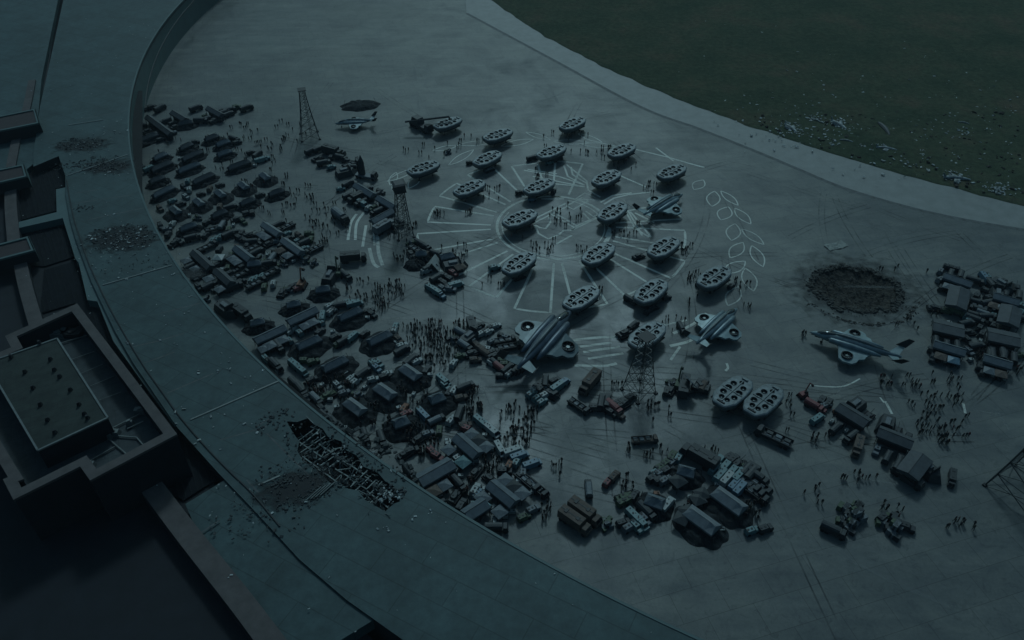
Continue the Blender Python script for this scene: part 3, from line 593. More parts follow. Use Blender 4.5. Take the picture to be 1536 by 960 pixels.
# ------------------------------------------------------------------ hover barges
M_HULL = mat('worn_grey_hull', (0.10, 0.12, 0.125), 0.45, 0.25, var=0.25, scale=0.7)
M_DECK = mat('pale_grey_deck', (0.11, 0.132, 0.14), 0.5, 0.15, var=0.5, scale=0.9)
M_RIM = mat('bare_rim_metal', (0.15, 0.175, 0.185), 0.4, 0.3, var=0.4, scale=1.0)
M_DUCT = mat('dark_duct', (0.04, 0.05, 0.056), 0.55, 0.3)
M_BLADE = mat('fan_blade_metal', (0.13, 0.15, 0.15), 0.4, 0.5)
def barge():
    o = empty('hover_barge'); Lh, Wh = 7.0, 3.75
    def outl(L_, W_, b=0.0):
        P_ = [(-L_, -W_ * .42), (-L_ * .93, -W_ * .58), (-L_ * .55, -W_ * .95), (L_ * .1, -W_), (L_ * .68, -W_ * .86), (L_ * .97, -W_ * .5), (L_, -W_ * .36), (L_, W_ * .36), (L_ * .97, W_ * .5), (L_ * .68, W_ * .86), (L_ * .1, W_), (-L_ * .55, W_ * .95), (-L_ * .93, W_ * .58), (-L_, W_ * .42)]
        return P_
    def r3(P_, z): return [(x, y, z) for x, y in P_]
    h = MB(); h.loft([r3(outl(Lh * .66, Wh * .62), 1.2), r3(outl(Lh * .84, Wh * .8), 1.7), r3(outl(Lh * .97, Wh * .97), 2.7), r3(outl(Lh, Wh), 3.6)], caps=False)
    h.prism(outl(Lh * .66, Wh * .62)[::-1], 1.2, 1.22)
    for s_ in (-1, 1):
        e_ = MB(); e_.box(-4.6, 4.4, s_ * 3.45 - .12, s_ * 3.45 + .3, 2.2, 2.55, .3, 0); e_.build('side_fender', M_DK, o)
    e_ = MB(); e_.box(5.35, 6.1, -.9, .9, 4.12, 4.5, .15, .15); e_.build('wheelhouse', M_HULL, o); e_ = MB(); e_.box(-6.1, -5.5, -1.2, 1.2, 4.12, 4.34, .1, .1); e_.build('winch_box', M_DK, o); fixn(h.build('hull', M_HULL, o))
    rm = MB(); rm.loft([r3(outl(Lh, Wh), 3.6), r3(outl(Lh * .99, Wh * .985), 3.95), r3(outl(Lh * .94, Wh * .9), 4.12)], caps=False); fixn(rm.build('rim', M_RIM, o))
    sp = [(-4.1, -.85, .75), (-4.0, .95, .8), (-2.1, -1.75, .9), (-2.0, 1.75, .95), (.25, -1.65, 1.0), (.25, 1.65, 1.0), (2.6, -1.5, .85), (2.5, 1.5, .9), (4.2, .05, .68)]
    loops = [outl(Lh * .94, Wh * .9)] + [[(x + r * math.cos(2 * PI * i / 14), y + r * math.sin(2 * PI * i / 14)) for i in range(14)] for x, y, r in sp]
    dk = flat_poly('deck', loops, 4.12, M_DECK, o)
    cb = MB(); cb.box(-5.4, 5.2, -.14, .14, 4.125, 4.32, .1, .04); cb.box(-.5, -.2, -3.1, 3.1, 4.125, 4.27, .04, .1); cb.build('deck_rib', M_HULL, o)
    for x, y, r in sp:
        d = MB(); ring = [[(x + q * math.cos(2 * PI * i / 14), y + q * math.sin(2 * PI * i / 14), z) for i in range(14)] for q, z in ((r * 1.02, 4.125), (r * 1.01, 4.2), (r * .93, 4.2), (r * .93, 3.35), (.01, 3.34))]
        d.loft(ring, caps=False); dd = d.build('fan_duct', M_DUCT, o)
        f = MB(); f.cyl((x, y, 3.5), r * .2, .3, 8)
        for k in range(5):
            a = 2 * PI * k / 5 + .4 * x; M_ = Matrix.Translation((x, y, 3.62)) @ Matrix.Rotation(a, 4, 'Z') @ Matrix.Rotation(.35, 4, 'X'); f.box(.1 * r, .88 * r, -.11, .11, -.02, .02, M=M_)
        f.build('fan', M_BLADE, dd)
    for x, y in ((-3.2, -1.4), (-3.2, 1.4), (3.2, -1.4), (3.2, 1.4)):
        l = MB(); l.bar((x * .8, y * .8, 1.3), (x, y, .1), .16, 6); l.cyl((x, y, 0), .5, .14, 8); l.build('landing_leg', M_DK, o)
    return o
SHIPS = [
 (672, 189, 'farthest hover barge, sitting low beside the long boom of the crane carrier'),
 (747, 200, 'hover barge at the far end, right of the barge beside the crane boom'),
 (859, 183, 'lone farthest hover barge near the pale lane'),
 (635, 249, 'leftmost hover barge, over the chalk leaf outlines'),
 (731, 235, 'hover barge with trucks parked at its left end and a dark round machine below it'),
 (827, 225, 'hover barge over a teal vehicle, straight below the lone farthest barge'),
 (933, 223, 'hover barge at the far right end of the chalk wreath top'),
 (704, 279, 'hover barge over the upper left wedges of the chalk wheel'),
 (809, 277, 'hover barge at the top of the chalk wheel over a blue vehicle'),
 (910, 264, 'hover barge right of the chalk feather fan'),
 (1008, 255, 'far right hover barge beyond the aircraft with the raised tail'),
 (780, 325, 'hover barge on the left edge of the inner chalk ring'),
 (919, 315, 'hover barge on the right edge of the inner chalk ring'),
 (779, 392, 'hover barge over the lower left wedge of the chalk wheel beside a green jeep'),
 (898, 378, 'hover barge at the bottom right edge of the inner chalk ring'),
 (996, 368, 'hover barge below the aircraft with the raised tail'),
 (1072, 413, 'hover barge at the right beside the lower chalk leaves'),
 (872, 444, 'hover barge whose left end is covered by the nose of the flying aircraft'),
 (977, 434, 'hover barge with dark machines standing under it, right of the flying aircraft'),
 (971, 500, 'hover barge standing directly behind the lattice tower'),
 (1100, 585, 'left one of the two nearest hover barges'),
 (1146, 598, 'right one of the two nearest hover barges'),
]
b0 = barge()
for i, (px, py, lb) in enumerate(SHIPS):
    o = b0 if i == 0 else copy_tree(b0)
    zc = 3.4 if i else 1.6
    p = G(px, py, zc + .4); d = p.y
    yaw = R(43 + 6 * max(0, min(1, (215 - d) / 90))) + random.uniform(-.1, .1)
    sc = 0.80 if i < 11 else 0.82
    if i == 0: sc = .78
    o.location = (p.x, p.y, 0 if i else -1.0 * 0); o.rotation_euler = (0, 0, yaw); o.scale = (sc, sc * 1.0, sc * 1.08)
    tag(o, lb, 'hover barge', 'hover barges parked over the chalk wheel')

# ------------------------------------------------------------------ ducted fan aircraft
M_FUS = mat('blue_grey_fuselage', (0.15, 0.20, 0.22), 0.38, 0.2, var=0.4, scale=0.45)
M_WING = mat('pale_teal_wing', (0.19, 0.25, 0.26), 0.42, 0.2, var=0.3, scale=0.5)
M_CAN = mat('dark_canopy_glass', (0.02, 0.03, 0.035), 0.1, var=0.1, spec=0.7)
def aircraft(key):
    o = empty('ducted_fan_aircraft')
    zc = 2.6
    def ring(x, w, h, z, n=12, top=1.0):
        return [(x, w * math.cos(2 * PI * i / n), z + (h * top if math.sin(2 * PI * i / n) > 0 else h) * math.sin(2 * PI * i / n)) for i in range(n)]
    f = MB(); f.loft([ring(11, .12, .12, zc - .35), ring(10.2, .5, .42, zc - .25), ring(8.6, .95, .8, zc), ring(6.4, 1.45, 1.2, zc + .15), ring(3.5, 1.55, 1.45, zc + .3), ring(0, 1.65, 1.5, zc + .35), ring(-3.5, 1.35, 1.3, zc + .4), ring(-6.5, .95, .95, zc + .55), ring(-9, .6, .62, zc + .7), ring(-11.3, .3, .35, zc + .85)])
    fixn(f.build('fuselage', M_FUS, o, True))
    c = MB(); c.loft([ring(9.3, .3, .2, zc + .35), ring(8.2, .68, .62, zc + .62), ring(6.6, .8, .85, zc + .85), ring(5.2, .55, .55, zc + 1.2), ring(4.4, .15, .15, zc + 1.55)]); fixn(c.build('canopy', M_CAN, o, True))
    s = MB(); s.loft([ring(5.2, .12, .12, zc + 1.55, 8), ring(3, .42, .5, zc + 1.75, 8), ring(-2.5, .4, .48, zc + 1.7, 8), ring(-8.5, .1, .12, zc + 1.3, 8)]); fixn(s.build('dorsal_spine', M_HULL, o, True))
    for sg in (-1, 1):
        e = MB(); e.loft([[(p[0], p[1] + sg * 1.75, p[2]) for p in ring(x, w, w * 1.05, zc + .55, 10)] for x, w in ((6.0, .5), (5.6, .72), (0.5, .86), (-4.6, .62), (-6.8, .3))])
        en = fixn(e.build('engine_pod', M_FUS, o, True)); k = MB(); k.cyl((5.95, sg * 1.75, zc + .55), .42, .25, 12, 'x'); k.build('intake', M_DUCT, en)
        yc, xc, r = sg * 4.75, .7, 1.3
        ol = [(4.6, sg * 1.4), (3.4, sg * 2.6), (2.9, sg * 4.6), (2.4, sg * 6.3), (1.2, sg * 7.0), (-1.0, sg * 6.9), (-1.9, sg * 6.1), (-2.2, sg * 5.0), (-3.4, sg * 4.4), (-3.7, sg * 3.4), (-5.2, sg * 1.1)]
        cir = [(xc + r * math.cos(2 * PI * i / 18), yc + r * math.sin(2 * PI * i / 18)) for i in range(18)]
        w = flat_poly('wing', [ol, cir], zc + .55, M_WING, o)
        bm = bmesh.new(); bm.from_mesh(w.data)
        r_ = bmesh.ops.extrude_face_region(bm, geom=list(bm.faces)); bmesh.ops.translate(bm, verts=[v for v in r_['geom'] if isinstance(v, bmesh.types.BMVert)], vec=(0, 0, -.55)); bmesh.ops.recalc_face_normals(bm, faces=bm.faces)
        for v in bm.verts: v.co.z -= max(0, abs(v.co.y) - 2) * .2
        bm.to_mesh(w.data); bm.free()
        zf = zc + .55 - (4.75 - 2) * .2
        d = MB(); d.loft([[(xc + q * math.cos(2 * PI * i / 18), yc + q * math.sin(2 * PI * i / 18), z) for i in range(18)] for q, z in ((r * 1.14, zf + .02), (r * 1.12, zf + .2), (r * .97, zf + .22), (r * .97, zf - .75), (r * 1.1, zf - .7), (r * 1.14, zf))], caps=False); dd = d.build('fan_duct', M_DK, o)
        d2 = MB(); d2.cyl((xc, yc, zf - .72), r * .96, .02, 18); d2.build('duct_floor', M_DUCT, dd)
        fn = MB(); fn.cyl((xc, yc, zf - .5), r * .3, .4, 10)
        for k in range(8): fn.box(.2, r * .95, -.1, .1, -.02, .02, M=Matrix.Translation((xc, yc, zf - .3)) @ Matrix.Rotation(2 * PI * k / 8, 4, 'Z') @ Matrix.Rotation(.4, 4, 'X'))
        fn.build('fan', M_BLADE if key else M_DUCT, dd)
        t = MB(); t.add([(-8.0, sg * .5, zc + .8), (-10.6, sg * .4, zc + .9), (-11.4, sg * 3.4, zc + 1.6), (-10.2, sg * 3.6, zc + 1.65)] + [(-8.0, sg * .5, zc + .62), (-10.6, sg * .4, zc + .72), (-11.4, sg * 3.4, zc + 1.5), (-10.2, sg * 3.6, zc + 1.55)],
              [(0, 1, 2, 3), (7, 6, 5, 4), (0, 4, 5, 1), (1, 5, 6, 2), (2, 6, 7, 3), (3, 7, 4, 0)]); fixn(t.build('tailplane', M_WING, o))
        t = MB(); a = [(-9.2, 3.25, 1.6), (-11.6, 3.2, 1.5), (-13.0, 4.1, 3.7), (-11.6, 4.15, 3.8)]
        t.add([(x, sg * y, zc + z) for x, y, z in a] + [(x, sg * (y + .16), zc + z) for x, y, z in a], [(0, 1, 2, 3), (7, 6, 5, 4), (0, 4, 5, 1), (1, 5, 6, 2), (2, 6, 7, 3), (3, 7, 4, 0)]); fixn(t.build('tail_fin', M_DK, o))
        g_ = MB(); g_.bar((-2.2, sg * 1.6, zc - .8), (-2.2, sg * 2.1, .35), .14, 6); g_.cyl((-2.2, sg * 2.1 - .15, .4), .4, .3, 12, 'y'); g_.build('landing_gear', M_DK, o)
    g_ = MB(); g_.bar((7.4, 0, zc - .7), (7.6, 0, .35), .12, 6); g_.cyl((7.6, -.12, .36), .34, .24, 12, 'y'); g_.build('landing_gear', M_DK, o)
    gn = MB(); gn.box(8.2, 9.6, -.25, .25, zc - 1.05, zc - .65, .2, .05); gn.bar((9.4, 0, zc - .85), (10.6, 0, zc - .9), .07, 6); gn.build('chin_gun', M_DK, o)
    return o
a0 = aircraft(1)
def put_air(o, nose, tail, z, sc, lb, roll=0, pitch=0, k=.5):
    a, b = G(*nose, z), G(*tail, z); y = math.atan2(a.y - b.y, a.x - b.x); m = a * k + b * (1 - k)
    o.location = (m.x, m.y, z - 2.6 * sc if z > 8 else 0); o.rotation_euler = (roll, pitch, y); o.scale = (sc,) * 3; tag(o, lb, 'aircraft', 'ducted fan aircraft on and above the tarmac')
    print('aircraft', lb[:30], 'len', (a - b).length)
put_air(a0, (1213, 495), (1352, 539), 2.6, .93, 'blue grey ducted fan aircraft parked nose left below the crater')
put_air(copy_tree(a0), (1112, 453), (1040, 520), 3.0, .86, 'pale aircraft parked nose up beside the lower chalk leaves, one wing fan bright')
put_air(copy_tree(a0), (1031, 283), (960, 325), 3.0, .84, 'pale ridged aircraft with dark tail fin between barges at the right of the chalk wheel')
def darken(o):
    mp_ = {M_FUS: mat('dark_blue_fuselage', (0.075, 0.10, 0.125), .4, .2, var=.35, scale=.5), M_WING: mat('dark_teal_wing', (0.10, 0.135, 0.145), .45, .2, var=.3, scale=.6), M_RIM: mat('dark_spine_metal', (0.12, 0.145, 0.16), .4, .2)}
    for ch in o.children_recursive:
        if ch.type == 'MESH' and ch.data.materials and ch.data.materials[0] in mp_: m = mp_[ch.data.materials[0]]; ch.data = ch.data.copy(); ch.data.materials[0] = m
    return o
put_air(darken(copy_tree(a0)), (862, 434), (770, 537), 8.0, 1.17, 'large dark blue aircraft flying low over the tarmac with its tail above the vehicle pile', roll=R(6))
put_air(copy_tree(a0), (505, 180), (558, 177), 2.8, .62, 'small teal aircraft parked nose left near the far lattice tower')

# ------------------------------------------------------------------ vehicles
def wheels(o, xs, y, r=.45, w=.3):
    for x in xs:
        for sg in (-1, 1):
            t = MB(); t.cyl((x, sg * y - w / 2, r), r, w, 10, 'y'); tt = t.build('wheel', M_TYRE, o)
VM = {
 'teal': mat('pale_teal_paint', (0.10, 0.175, 0.18), .5, var=.3, scale=1.5), 'blue': mat('faded_blue_paint', (0.09, 0.155, 0.20), .5, var=.3, scale=1.5),
 'dark': mat('dark_olive_grey_paint', (0.026, 0.031, 0.034), .6, var=.35, scale=1.5), 'green': mat('dull_green_paint', (0.06, 0.085, 0.05), .65, var=.35, scale=1.5),
 'grey': mat('mid_grey_paint', (0.12, 0.135, 0.145), .6, var=.3, scale=1.5), 'brown': mat('brown_canvas', (0.11, 0.085, 0.07), .85, var=.3, scale=1.5),
 'red': mat('faded_red_paint', (0.17, 0.045, 0.045), .6, var=.35, scale=1.5), 'white': mat('off_white_paint', (0.26, 0.28, 0.27), .5, var=.25, scale=1.5),
 'rust': mat('rust_orange_paint', (0.22, 0.10, 0.06), .7, var=.4, scale=1.5)}
DARKER = mat('black_green_trim', (0.022, 0.026, 0.028), .6, var=.3, scale=1.5)
def v_jeep(c):
    o = empty('armoured_jeep'); m = VM[c]
    b = MB(); b.box(-2.1, 2.1, -.95, .95, .45, 1.15, .1, .06); b.box(.9, 2.05, -.85, .85, 1.15, 1.35, .1, .1); b.build('body', m, o)
    k = MB(); k.box(-2.0, .9, -.88, .88, 1.15, 1.95, .15, .14, tx2=.45); cb = k.build('cabin', m, o)
    w = MB(); w.add([(.93, -.72, 1.22), (.93, .72, 1.22), (.53, .66, 1.84), (.53, -.66, 1.84)], [(0, 1, 2, 3)]); w.build('windscreen', M_GLASS, cb)
    for x in (-1.35, -.25):
        h = MB(); h.cyl((x, 0, 1.95), .3, .14, 8); h.build('hatch', DARKER, o)
    r = MB(); r.box(-1.95, -1.75, -.7, .7, 1.95, 2.1); r.build('roof_rack', DARKER, o)
    for s in (-1, 1): hl = MB(); hl.cyl((2.02, s * .7, .95), .13, .08, 8, 'x'); hl.build('headlight', M_EDGE, o)
    wheels(o, (-1.35, 1.35), .88, .48); return o
def cab(o, m, x0, x1, zt=2.5, w=1.2):
    b = MB(); b.box(x0, x1, -w, w, .6, 1.5, 0, .04); b.box(x0, x1 - .1, -w + .06, w - .06, 1.5, zt, .05, .12, tx2=.35); c = b.build('cab', m, o)
    g_ = MB(); g_.add([(x1 - .085, -w * .8, 1.58), (x1 - .085, w * .8, 1.58), (x1 - .40, w * .74, zt - .12), (x1 - .40, -w * .74, zt - .12)], [(0, 1, 2, 3)]); g_.build('windscreen', M_GLASS, c)
    for s in (-1, 1): hl = MB(); hl.cyl((x1 - .02, s * w * .75, 1.0), .14, .07, 8, 'x'); hl.build('headlight', M_EDGE, o)
    return c
def v_canvas(c):
    o = empty('canvas_truck'); cab(o, VM['dark'] if c in ('brown', 'grey') else VM[c], 1.9, 3.5)
    ch = MB(); ch.box(-3.5, 3.3, -.5, .5, .55, .85); ch.build('chassis', M_DK, o)
    b = MB(); b.box(-3.5, 1.7, -1.2, 1.2, .9, 1.5); b.build('cargo_bed', VM['dark'], o)
    t = MB()
    rg = []
    for x in (-3.45, -2.2, -.9, .4, 1.65):
        s = .04 * math.sin(x * 7); rg.append([(x, -1.2, 1.5), (x, -1.15, 2.45 + s), (x, -.7, 2.95 + s), (x, 0, 3.05 + s), (x, .7, 2.95 + s), (x, 1.15, 2.45 + s), (x, 1.2, 1.5)])
    t.loft(rg); fixn(t.build('canvas_cover', VM[c], o)); wheels(o, (-2.6, -1.5, 2.6), 1.05, .52, .34); return o
def v_box(c):
    o = empty('box_truck'); cab(o, VM[c], 2.3, 3.9)
    ch = MB(); ch.box(-4.2, 3.7, -.5, .5, .55, .85); ch.build('chassis', M_DK, o)
    b = MB(); b.box(-4.2, 2.0, -1.25, 1.25, .9, 3.3, .03, .03); bx = b.build('cargo_box', VM[c], o)
    s = MB(); s.box(-4.1, 1.9, -.12, .12, 3.3, 3.36); s.box(-3.0, -2.2, -.6, .6, 3.3, 3.45, .05, .05); s.box(.2, 1.0, -.5, .5, 3.3, 3.42, .05, .05); s.build('roof_fitting', DARKER, bx)
    wheels(o, (-3.3, -2.2, 3.0), 1.08, .52, .34); return o
def v_flat(c):
    o = empty('flatbed_truck'); cab(o, VM[c], 2.6, 4.1, 2.3)
    ch = MB(); ch.box(-4.4, 3.9, -.5, .5, .55, .85); ch.build('chassis', M_DK, o)
    b = MB(); b.box(-4.4, 2.4, -1.25, 1.25, .9, 1.1); b.box(-4.4, 2.4, -1.25, -1.1, 1.1, 1.75); b.box(-4.4, 2.4, 1.1, 1.25, 1.1, 1.75); b.build('flatbed', VM[c], o)
    for i, x in enumerate((-3.2, -1.2, .9)):
        l = MB(); l.box(x - .75, x + .75, -.8, .2, 1.1, 1.75, .06, .06); l.build('load_crate', VM['grey' if i % 2 else 'dark'], o)
        l = MB(); l.cyl((x - .7, .6, 1.4), .28, 1.3, 8, 'x'); l.build('load_tube', VM['grey'], o)
    wheels(o, (-3.5, -2.4, 3.2), 1.08, .52, .34); return o
def v_tank(c):
    o = empty('tracked_carrier')
    b = MB(); b.box(-2.8, 2.8, -1.0, 1.0, .5, 1.4, .25, .1, tx2=.8); b.build('hull', VM[c], o)
    for s in (-1, 1):
        t = MB(); t.loft([[(x, s * y, z) for x, z in ((-2.9, .55), (-2.5, .02), (2.4, .02), (3.0, .6), (2.6, 1.0), (-2.6, 1.0))] for y in (.95, 1.5)]); fixn(t.build('track', M_TYRE, o))
    u = MB(); u.prism([(-1.9, -.6), (-1.3, -1.0), (.5, -.95), (1.2, -.45), (1.2, .45), (.5, .95), (-1.3, 1.0), (-1.9, .6)], 1.4, 2.05, [(-1.6, -.45), (-1.1, -.75), (.3, -.7), (.8, -.3), (.8, .3), (.3, .7), (-1.1, .75), (-1.6, .45)]); t = fixn(u.build('turret', VM[c], o))
    g_ = MB(); g_.bar((.9, 0, 1.75), (4.0, 0, 1.95), .1, 8); g_.build('gun_barrel', DARKER, t); h = MB(); h.cyl((-.6, .3, 2.05), .33, .12, 8); h.build('hatch', M_DK, t); return o
def v_van(c):
    o = empty('armoured_van'); b = MB(); b.box(-2.9, 2.9, -1.0, 1.0, .45, 1.3, .06, .05); b.box(-2.85, 2.3, -.95, .95, 1.3, 2.3, .12, .16, tx2=.5); b.build('body', VM[c], o)
    w = MB(); w.add([(2.32, -.72, 1.38), (2.32, .72, 1.38), (1.9, .66, 2.18), (1.9, -.66, 2.18)], [(0, 1, 2, 3)]); w.build('windscreen', M_GLASS, o)
    for x, y_, r_ in ((-2.1, .25, .2), (-.6, -.15, .26), (.9, .3, .16)):
        h = MB(); h.cyl((x, y_, 2.3), r_, .13, 8); h.build('hatch', DARKER, o)
    for s in (-1, 1): hl = MB(); hl.cyl((2.86, s * .72, .95), .13, .07, 8, 'x'); hl.build('headlight', M_EDGE, o)
    wheels(o, (-1.9, 1.9), .92, .48); return o
def v_gen(c):
    o = empty('generator'); b = MB(); b.box(-.8, .8, -.55, .55, .25, 1.2, .06, .06); b.build('housing', VM[c], o)
    v = MB(); v.cyl((.35, 0, 1.2), .2, .25, 8); v.build('exhaust', M_DK, o); s = MB(); s.box(-.9, .9, -.6, -.4, 0, .25); s.box(-.9, .9, .4, .6, 0, .25); s.build('skid', M_DK, o); return o
def v_canopy(c):
    o = empty('canopy_tent'); p = 1.7; t = MB(); t.add([(-p, -p, 2.2), (p, -p, 2.2), (p, p, 2.2), (-p, p, 2.2), (0, 0, 2.9), (-p, -p, 1.95), (p, -p, 1.95), (p, p, 1.95), (-p, p, 1.95)], [(0, 1, 4), (1, 2, 4), (2, 3, 4), (3, 0, 4), (0, 5, 6, 1), (1, 6, 7, 2), (2, 7, 8, 3), (3, 8, 5, 0)])
    t.build('canopy', VM[c], o)
    for x in (-1, 1):
        for y in (-1, 1): l = MB(); l.bar((x * 1.6, y * 1.6, 0), (x * 1.6, y * 1.6, 2.2), .06); l.build('pole', M_DK, o)
    for i in range(3):
        b = MB(); b.box(-1.2 + i * .9, -.5 + i * .9, -.6, .4, 0, .7 + .2 * (i % 2), .03, .03); b.build('table', VM['dark'], o)
    return o
def v_crates(c):
    o = empty('crate_stack'); rnd = random.Random(3)
    for i in range(16):
        x, y = rnd.uniform(-1.8, 1.8), rnd.uniform(-1.6, 1.6); z = 0 if i < 10 else 1.0; s = rnd.uniform(.5, .8)
        k = MB(); k.box(-s, s, -s * .55, s * .55, 0, 1.0, .03, .03, Matrix.Translation((x * (1 if z == 0 else .6), y * (1 if z == 0 else .6), z)) @ Matrix.Rotation(rnd.choice((0, .1, 1.57, .5)), 4, 'Z')); k.build('crate', VM[rnd.choice(('dark', 'dark', 'grey', 'green', c))], o)
    return o
def v_crane(c):
    o = empty('excavator_crane')
    b = MB(); b.box(-1.8, 1.8, -1.2, 1.2, 1.0, 2.2, .2, .15); b.build('body', VM[c], o)
    for s in (-1, 1): t = MB(); t.box(-2.2, 2.2, s * 1.3 - .3, s * 1.3 + .3, 0, .9, .4, 0); t.build('track', M_TYRE, o)
    k = MB(); k.box(.2, 1.5, -1.0, 0, 2.2, 3.2, .1, .1); k.build('cab', M_GLASS, o)
    a = MB(); a.bar((1.0, .4, 2.0), (2.4, .4, 6.4), .26, 6); ar = a.build('boom', VM[c], o); a = MB(); a.bar((2.4, .4, 6.4), (4.3, .4, 4.6), .2, 6); a.build('arm', VM[c], ar); a = MB(); a.box(3.9, 4.8, -.1, .9, 3.9, 4.6, .1, .1); a.build('bucket', M_DK, ar); return o
def v_radar(c):
    o = empty('radar_truck'); cab(o, VM[c], 2.3, 3.8)
    b = MB(); b.box(-4.0, 3.6, -1.2, 1.2, .6, 1.2); b.box(-3.8, -1.5, -1.1, 1.1, 1.2, 2.5, .1, .1); b.build('body', VM[c], o)
    m = MB(); m.bar((.2, 0, 1.2), (.2, 0, 3.6), .25, 8); ms = m.build('mast', M_DK, o)
    p = MB(); p.box(-1.9, 1.9, -.12, .12, 0, 3.0, .1, 0, Matrix.Translation((.4, 0, 3.2)) @ Matrix.Rotation(R(90), 4, 'Z') @ Matrix.Rotation(R(-38), 4, 'X')); p.build('antenna_panel', VM['grey'], ms); wheels(o, (-3, -1.9, 2.8), 1.08, .5, .34); return o
def v_missile(c):
    o = empty('rocket_carrier'); cab(o, VM[c], 2.0, 3.6)
    b = MB(); b.box(-3.6, 3.4, -1.2, 1.2, .6, 1.3); b.build('body', VM['grey'], o)
    r = MB(); r.cyl((-1.4, 0, 1.3), 1.0, 4.4, 12, r2=.85); r.cyl((-1.4, 0, 5.7), .85, 2.4, 12, r2=.08); rk = r.build('rocket', VM[c], o, False)
    g_ = MB(); g_.box(-2.7, -2.4, -.5, .5, 1.3, 6.0); g_.build('gantry', M_DK, o); wheels(o, (-2.8, -1.7, 2.7), 1.08, .5, .34); return o
def v_boomcar(c):
    o = empty('boom_crane_carrier')
    b = MB(); b.box(-5.5, 5.5, -1.5, 1.5, .8, 2.0, .3, .1); b.build('body', VM[c], o)
    k = MB(); k.box(3.2, 5.3, -1.45, 1.45, 2.0, 3.4, .2, .2); k.build('cab', VM[c], o)
    t = MB(); t.box(-4.2, 0, -1.6, 1.6, 2.0, 4.2, .5, .3); tt = t.build('turret', VM[c], o)
    for x in (-4.3, -2.9, -1.5, 2.2, 3.6): 
        for s in (-1, 1): w = MB(); w.cyl((x, s * 1.45 - .25, .65), .65, .5, 12, 'y'); w.build('wheel', M_TYRE, o)
    return o
def v_slab(c):
    o = empty('wedge_carrier'); b = MB(); b.prism([(-4.4, -2.2), (2.4, -2.6), (4.8, 0), (2.4, 2.6), (-4.4, 2.2)], .3, 2.6, [(-3.9, -1.6), (1.9, -1.8), (3.4, 0), (1.9, 1.8), (-3.9, 1.6)]); fixn(b.build('hull', VM[c], o))
    t = MB(); t.box(-2.4, .8, -.8, .8, 2.6, 3.3, .15, .15); t.build('deckhouse', VM['grey'], o); f = MB(); f.box(1.6, 1.9, -1.9, 1.9, 2.3, 4.2, 0, .5); f.build('shield', VM[c], o); return o
BUILD = {'jeep': (v_jeep, 'armoured jeep', 'jeep'), 'canvas': (v_canvas, 'canvas-covered truck', 'truck'), 'box': (v_box, 'box truck', 'truck'), 'flat': (v_flat, 'loaded flatbed truck', 'truck'), 'tank': (v_tank, 'tracked vehicle with a gun', 'tracked vehicle'),
         'van': (v_van, 'long armoured van', 'van'), 'gen': (v_gen, 'box generator', 'generator'), 'canopy': (v_canopy, 'square canopy tent', 'tent'), 'crates': (v_crates, 'stack of crates', 'crates'), 'crane': (v_crane, 'tracked crane with a raised arm', 'crane'),
         'radar': (v_radar, 'radar truck with a raised panel', 'truck'), 'missile': (v_missile, 'carrier with an upright rocket', 'rocket carrier'), 'slab': (v_slab, 'wedge-shaped carrier', 'carrier')}
CW = {'teal': 'pale teal', 'blue': 'faded blue', 'dark': 'dark', 'green': 'dull green', 'grey': 'grey', 'brown': 'brown', 'red': 'faded red', 'white': 'off-white', 'rust': 'rust orange'}
PROTO = {}; PLACED = []
KS = {'jeep': .8, 'van': .82, 'canvas': .7, 'flat': .8, 'tank': .76, 'box': .95, 'gen': .8, 'canopy': .9, 'crates': .8, 'slab': .85, 'missile': .95, 'crane': .85, 'radar': .9}
def put(kind, c, px, py, deg=None, clu='', sc=1.0, yaw=None, world=None):
    if (kind, c) not in PROTO: o = BUILD[kind][0](c); PROTO[(kind, c)] = o
    else: o = copy_tree(PROTO[(kind, c)])
    p = world or G(px, py, .8); y = yaw if yaw is not None else yaw_img(px, py, deg)
    o.location = (p[0], p[1], 0); o.rotation_euler = (0, 0, y); q_ = sc * KS[kind] * random.uniform(.93, 1.05); o.scale = (q_,) * 3
    PLACED.append((o, kind, c, px, py, clu)); return o

# camouflage netting pads with a roof on top
M_NET = mat('dark_camouflage_netting', (0.015, 0.018, 0.02), 0.95, var=0.8, scale=1.2, bump=0.9)
M_TROOF = mat('grey_tent_canvas', (0.15, 0.165, 0.175), 0.6, var=0.2, scale=0.8)
M_TROOF2 = mat('bluish_tent_canvas', (0.095, 0.115, 0.13), 0.6, var=0.25, scale=0.8)
M_TROOFD = mat('dark_tent_canvas', (0.055, 0.062, 0.068), 0.7, var=0.25, scale=0.8)
def netting(o, rx, ry, seed, hh=1.7):
    rnd = random.Random(seed); mb = MB(); nr, na = 9, 64; rows = []
    for k in range(nr + 1):
        t = k / nr; row = []
        for i in range(na):
            a = 2 * PI * i / na; e_ = 1 + .05 * math.sin(a * 7 + seed) + .06 * mnoise.noise(Vector((math.cos(a) * 3, math.sin(a) * 3, seed)))
            sp = 1 - (1 - t) ** 1.4
            z = hh * (.8 if rx > 4.9 else .9) * max(0, 1 - t ** 3.4) * (1 + .13 * math.sin(a * 11 + seed + 2 * t) * t) + .35 * mnoise.noise(Vector((math.cos(a) * t * 4, math.sin(a) * t * 4, seed)))
            row.append((rx * t * e_ * math.cos(a), ry * t * e_ * math.sin(a), max(.03, z) if k < nr else .02))
        rows.append(row)
    mb.v = [p for r_ in rows for p in r_]; mb.f = [(k * na + i, k * na + (i + 1) % na, (k + 1) * na + (i + 1) % na, (k + 1) * na + i) for k in range(nr) for i in range(na)]
    return mb.build('netting', M_NET, o)
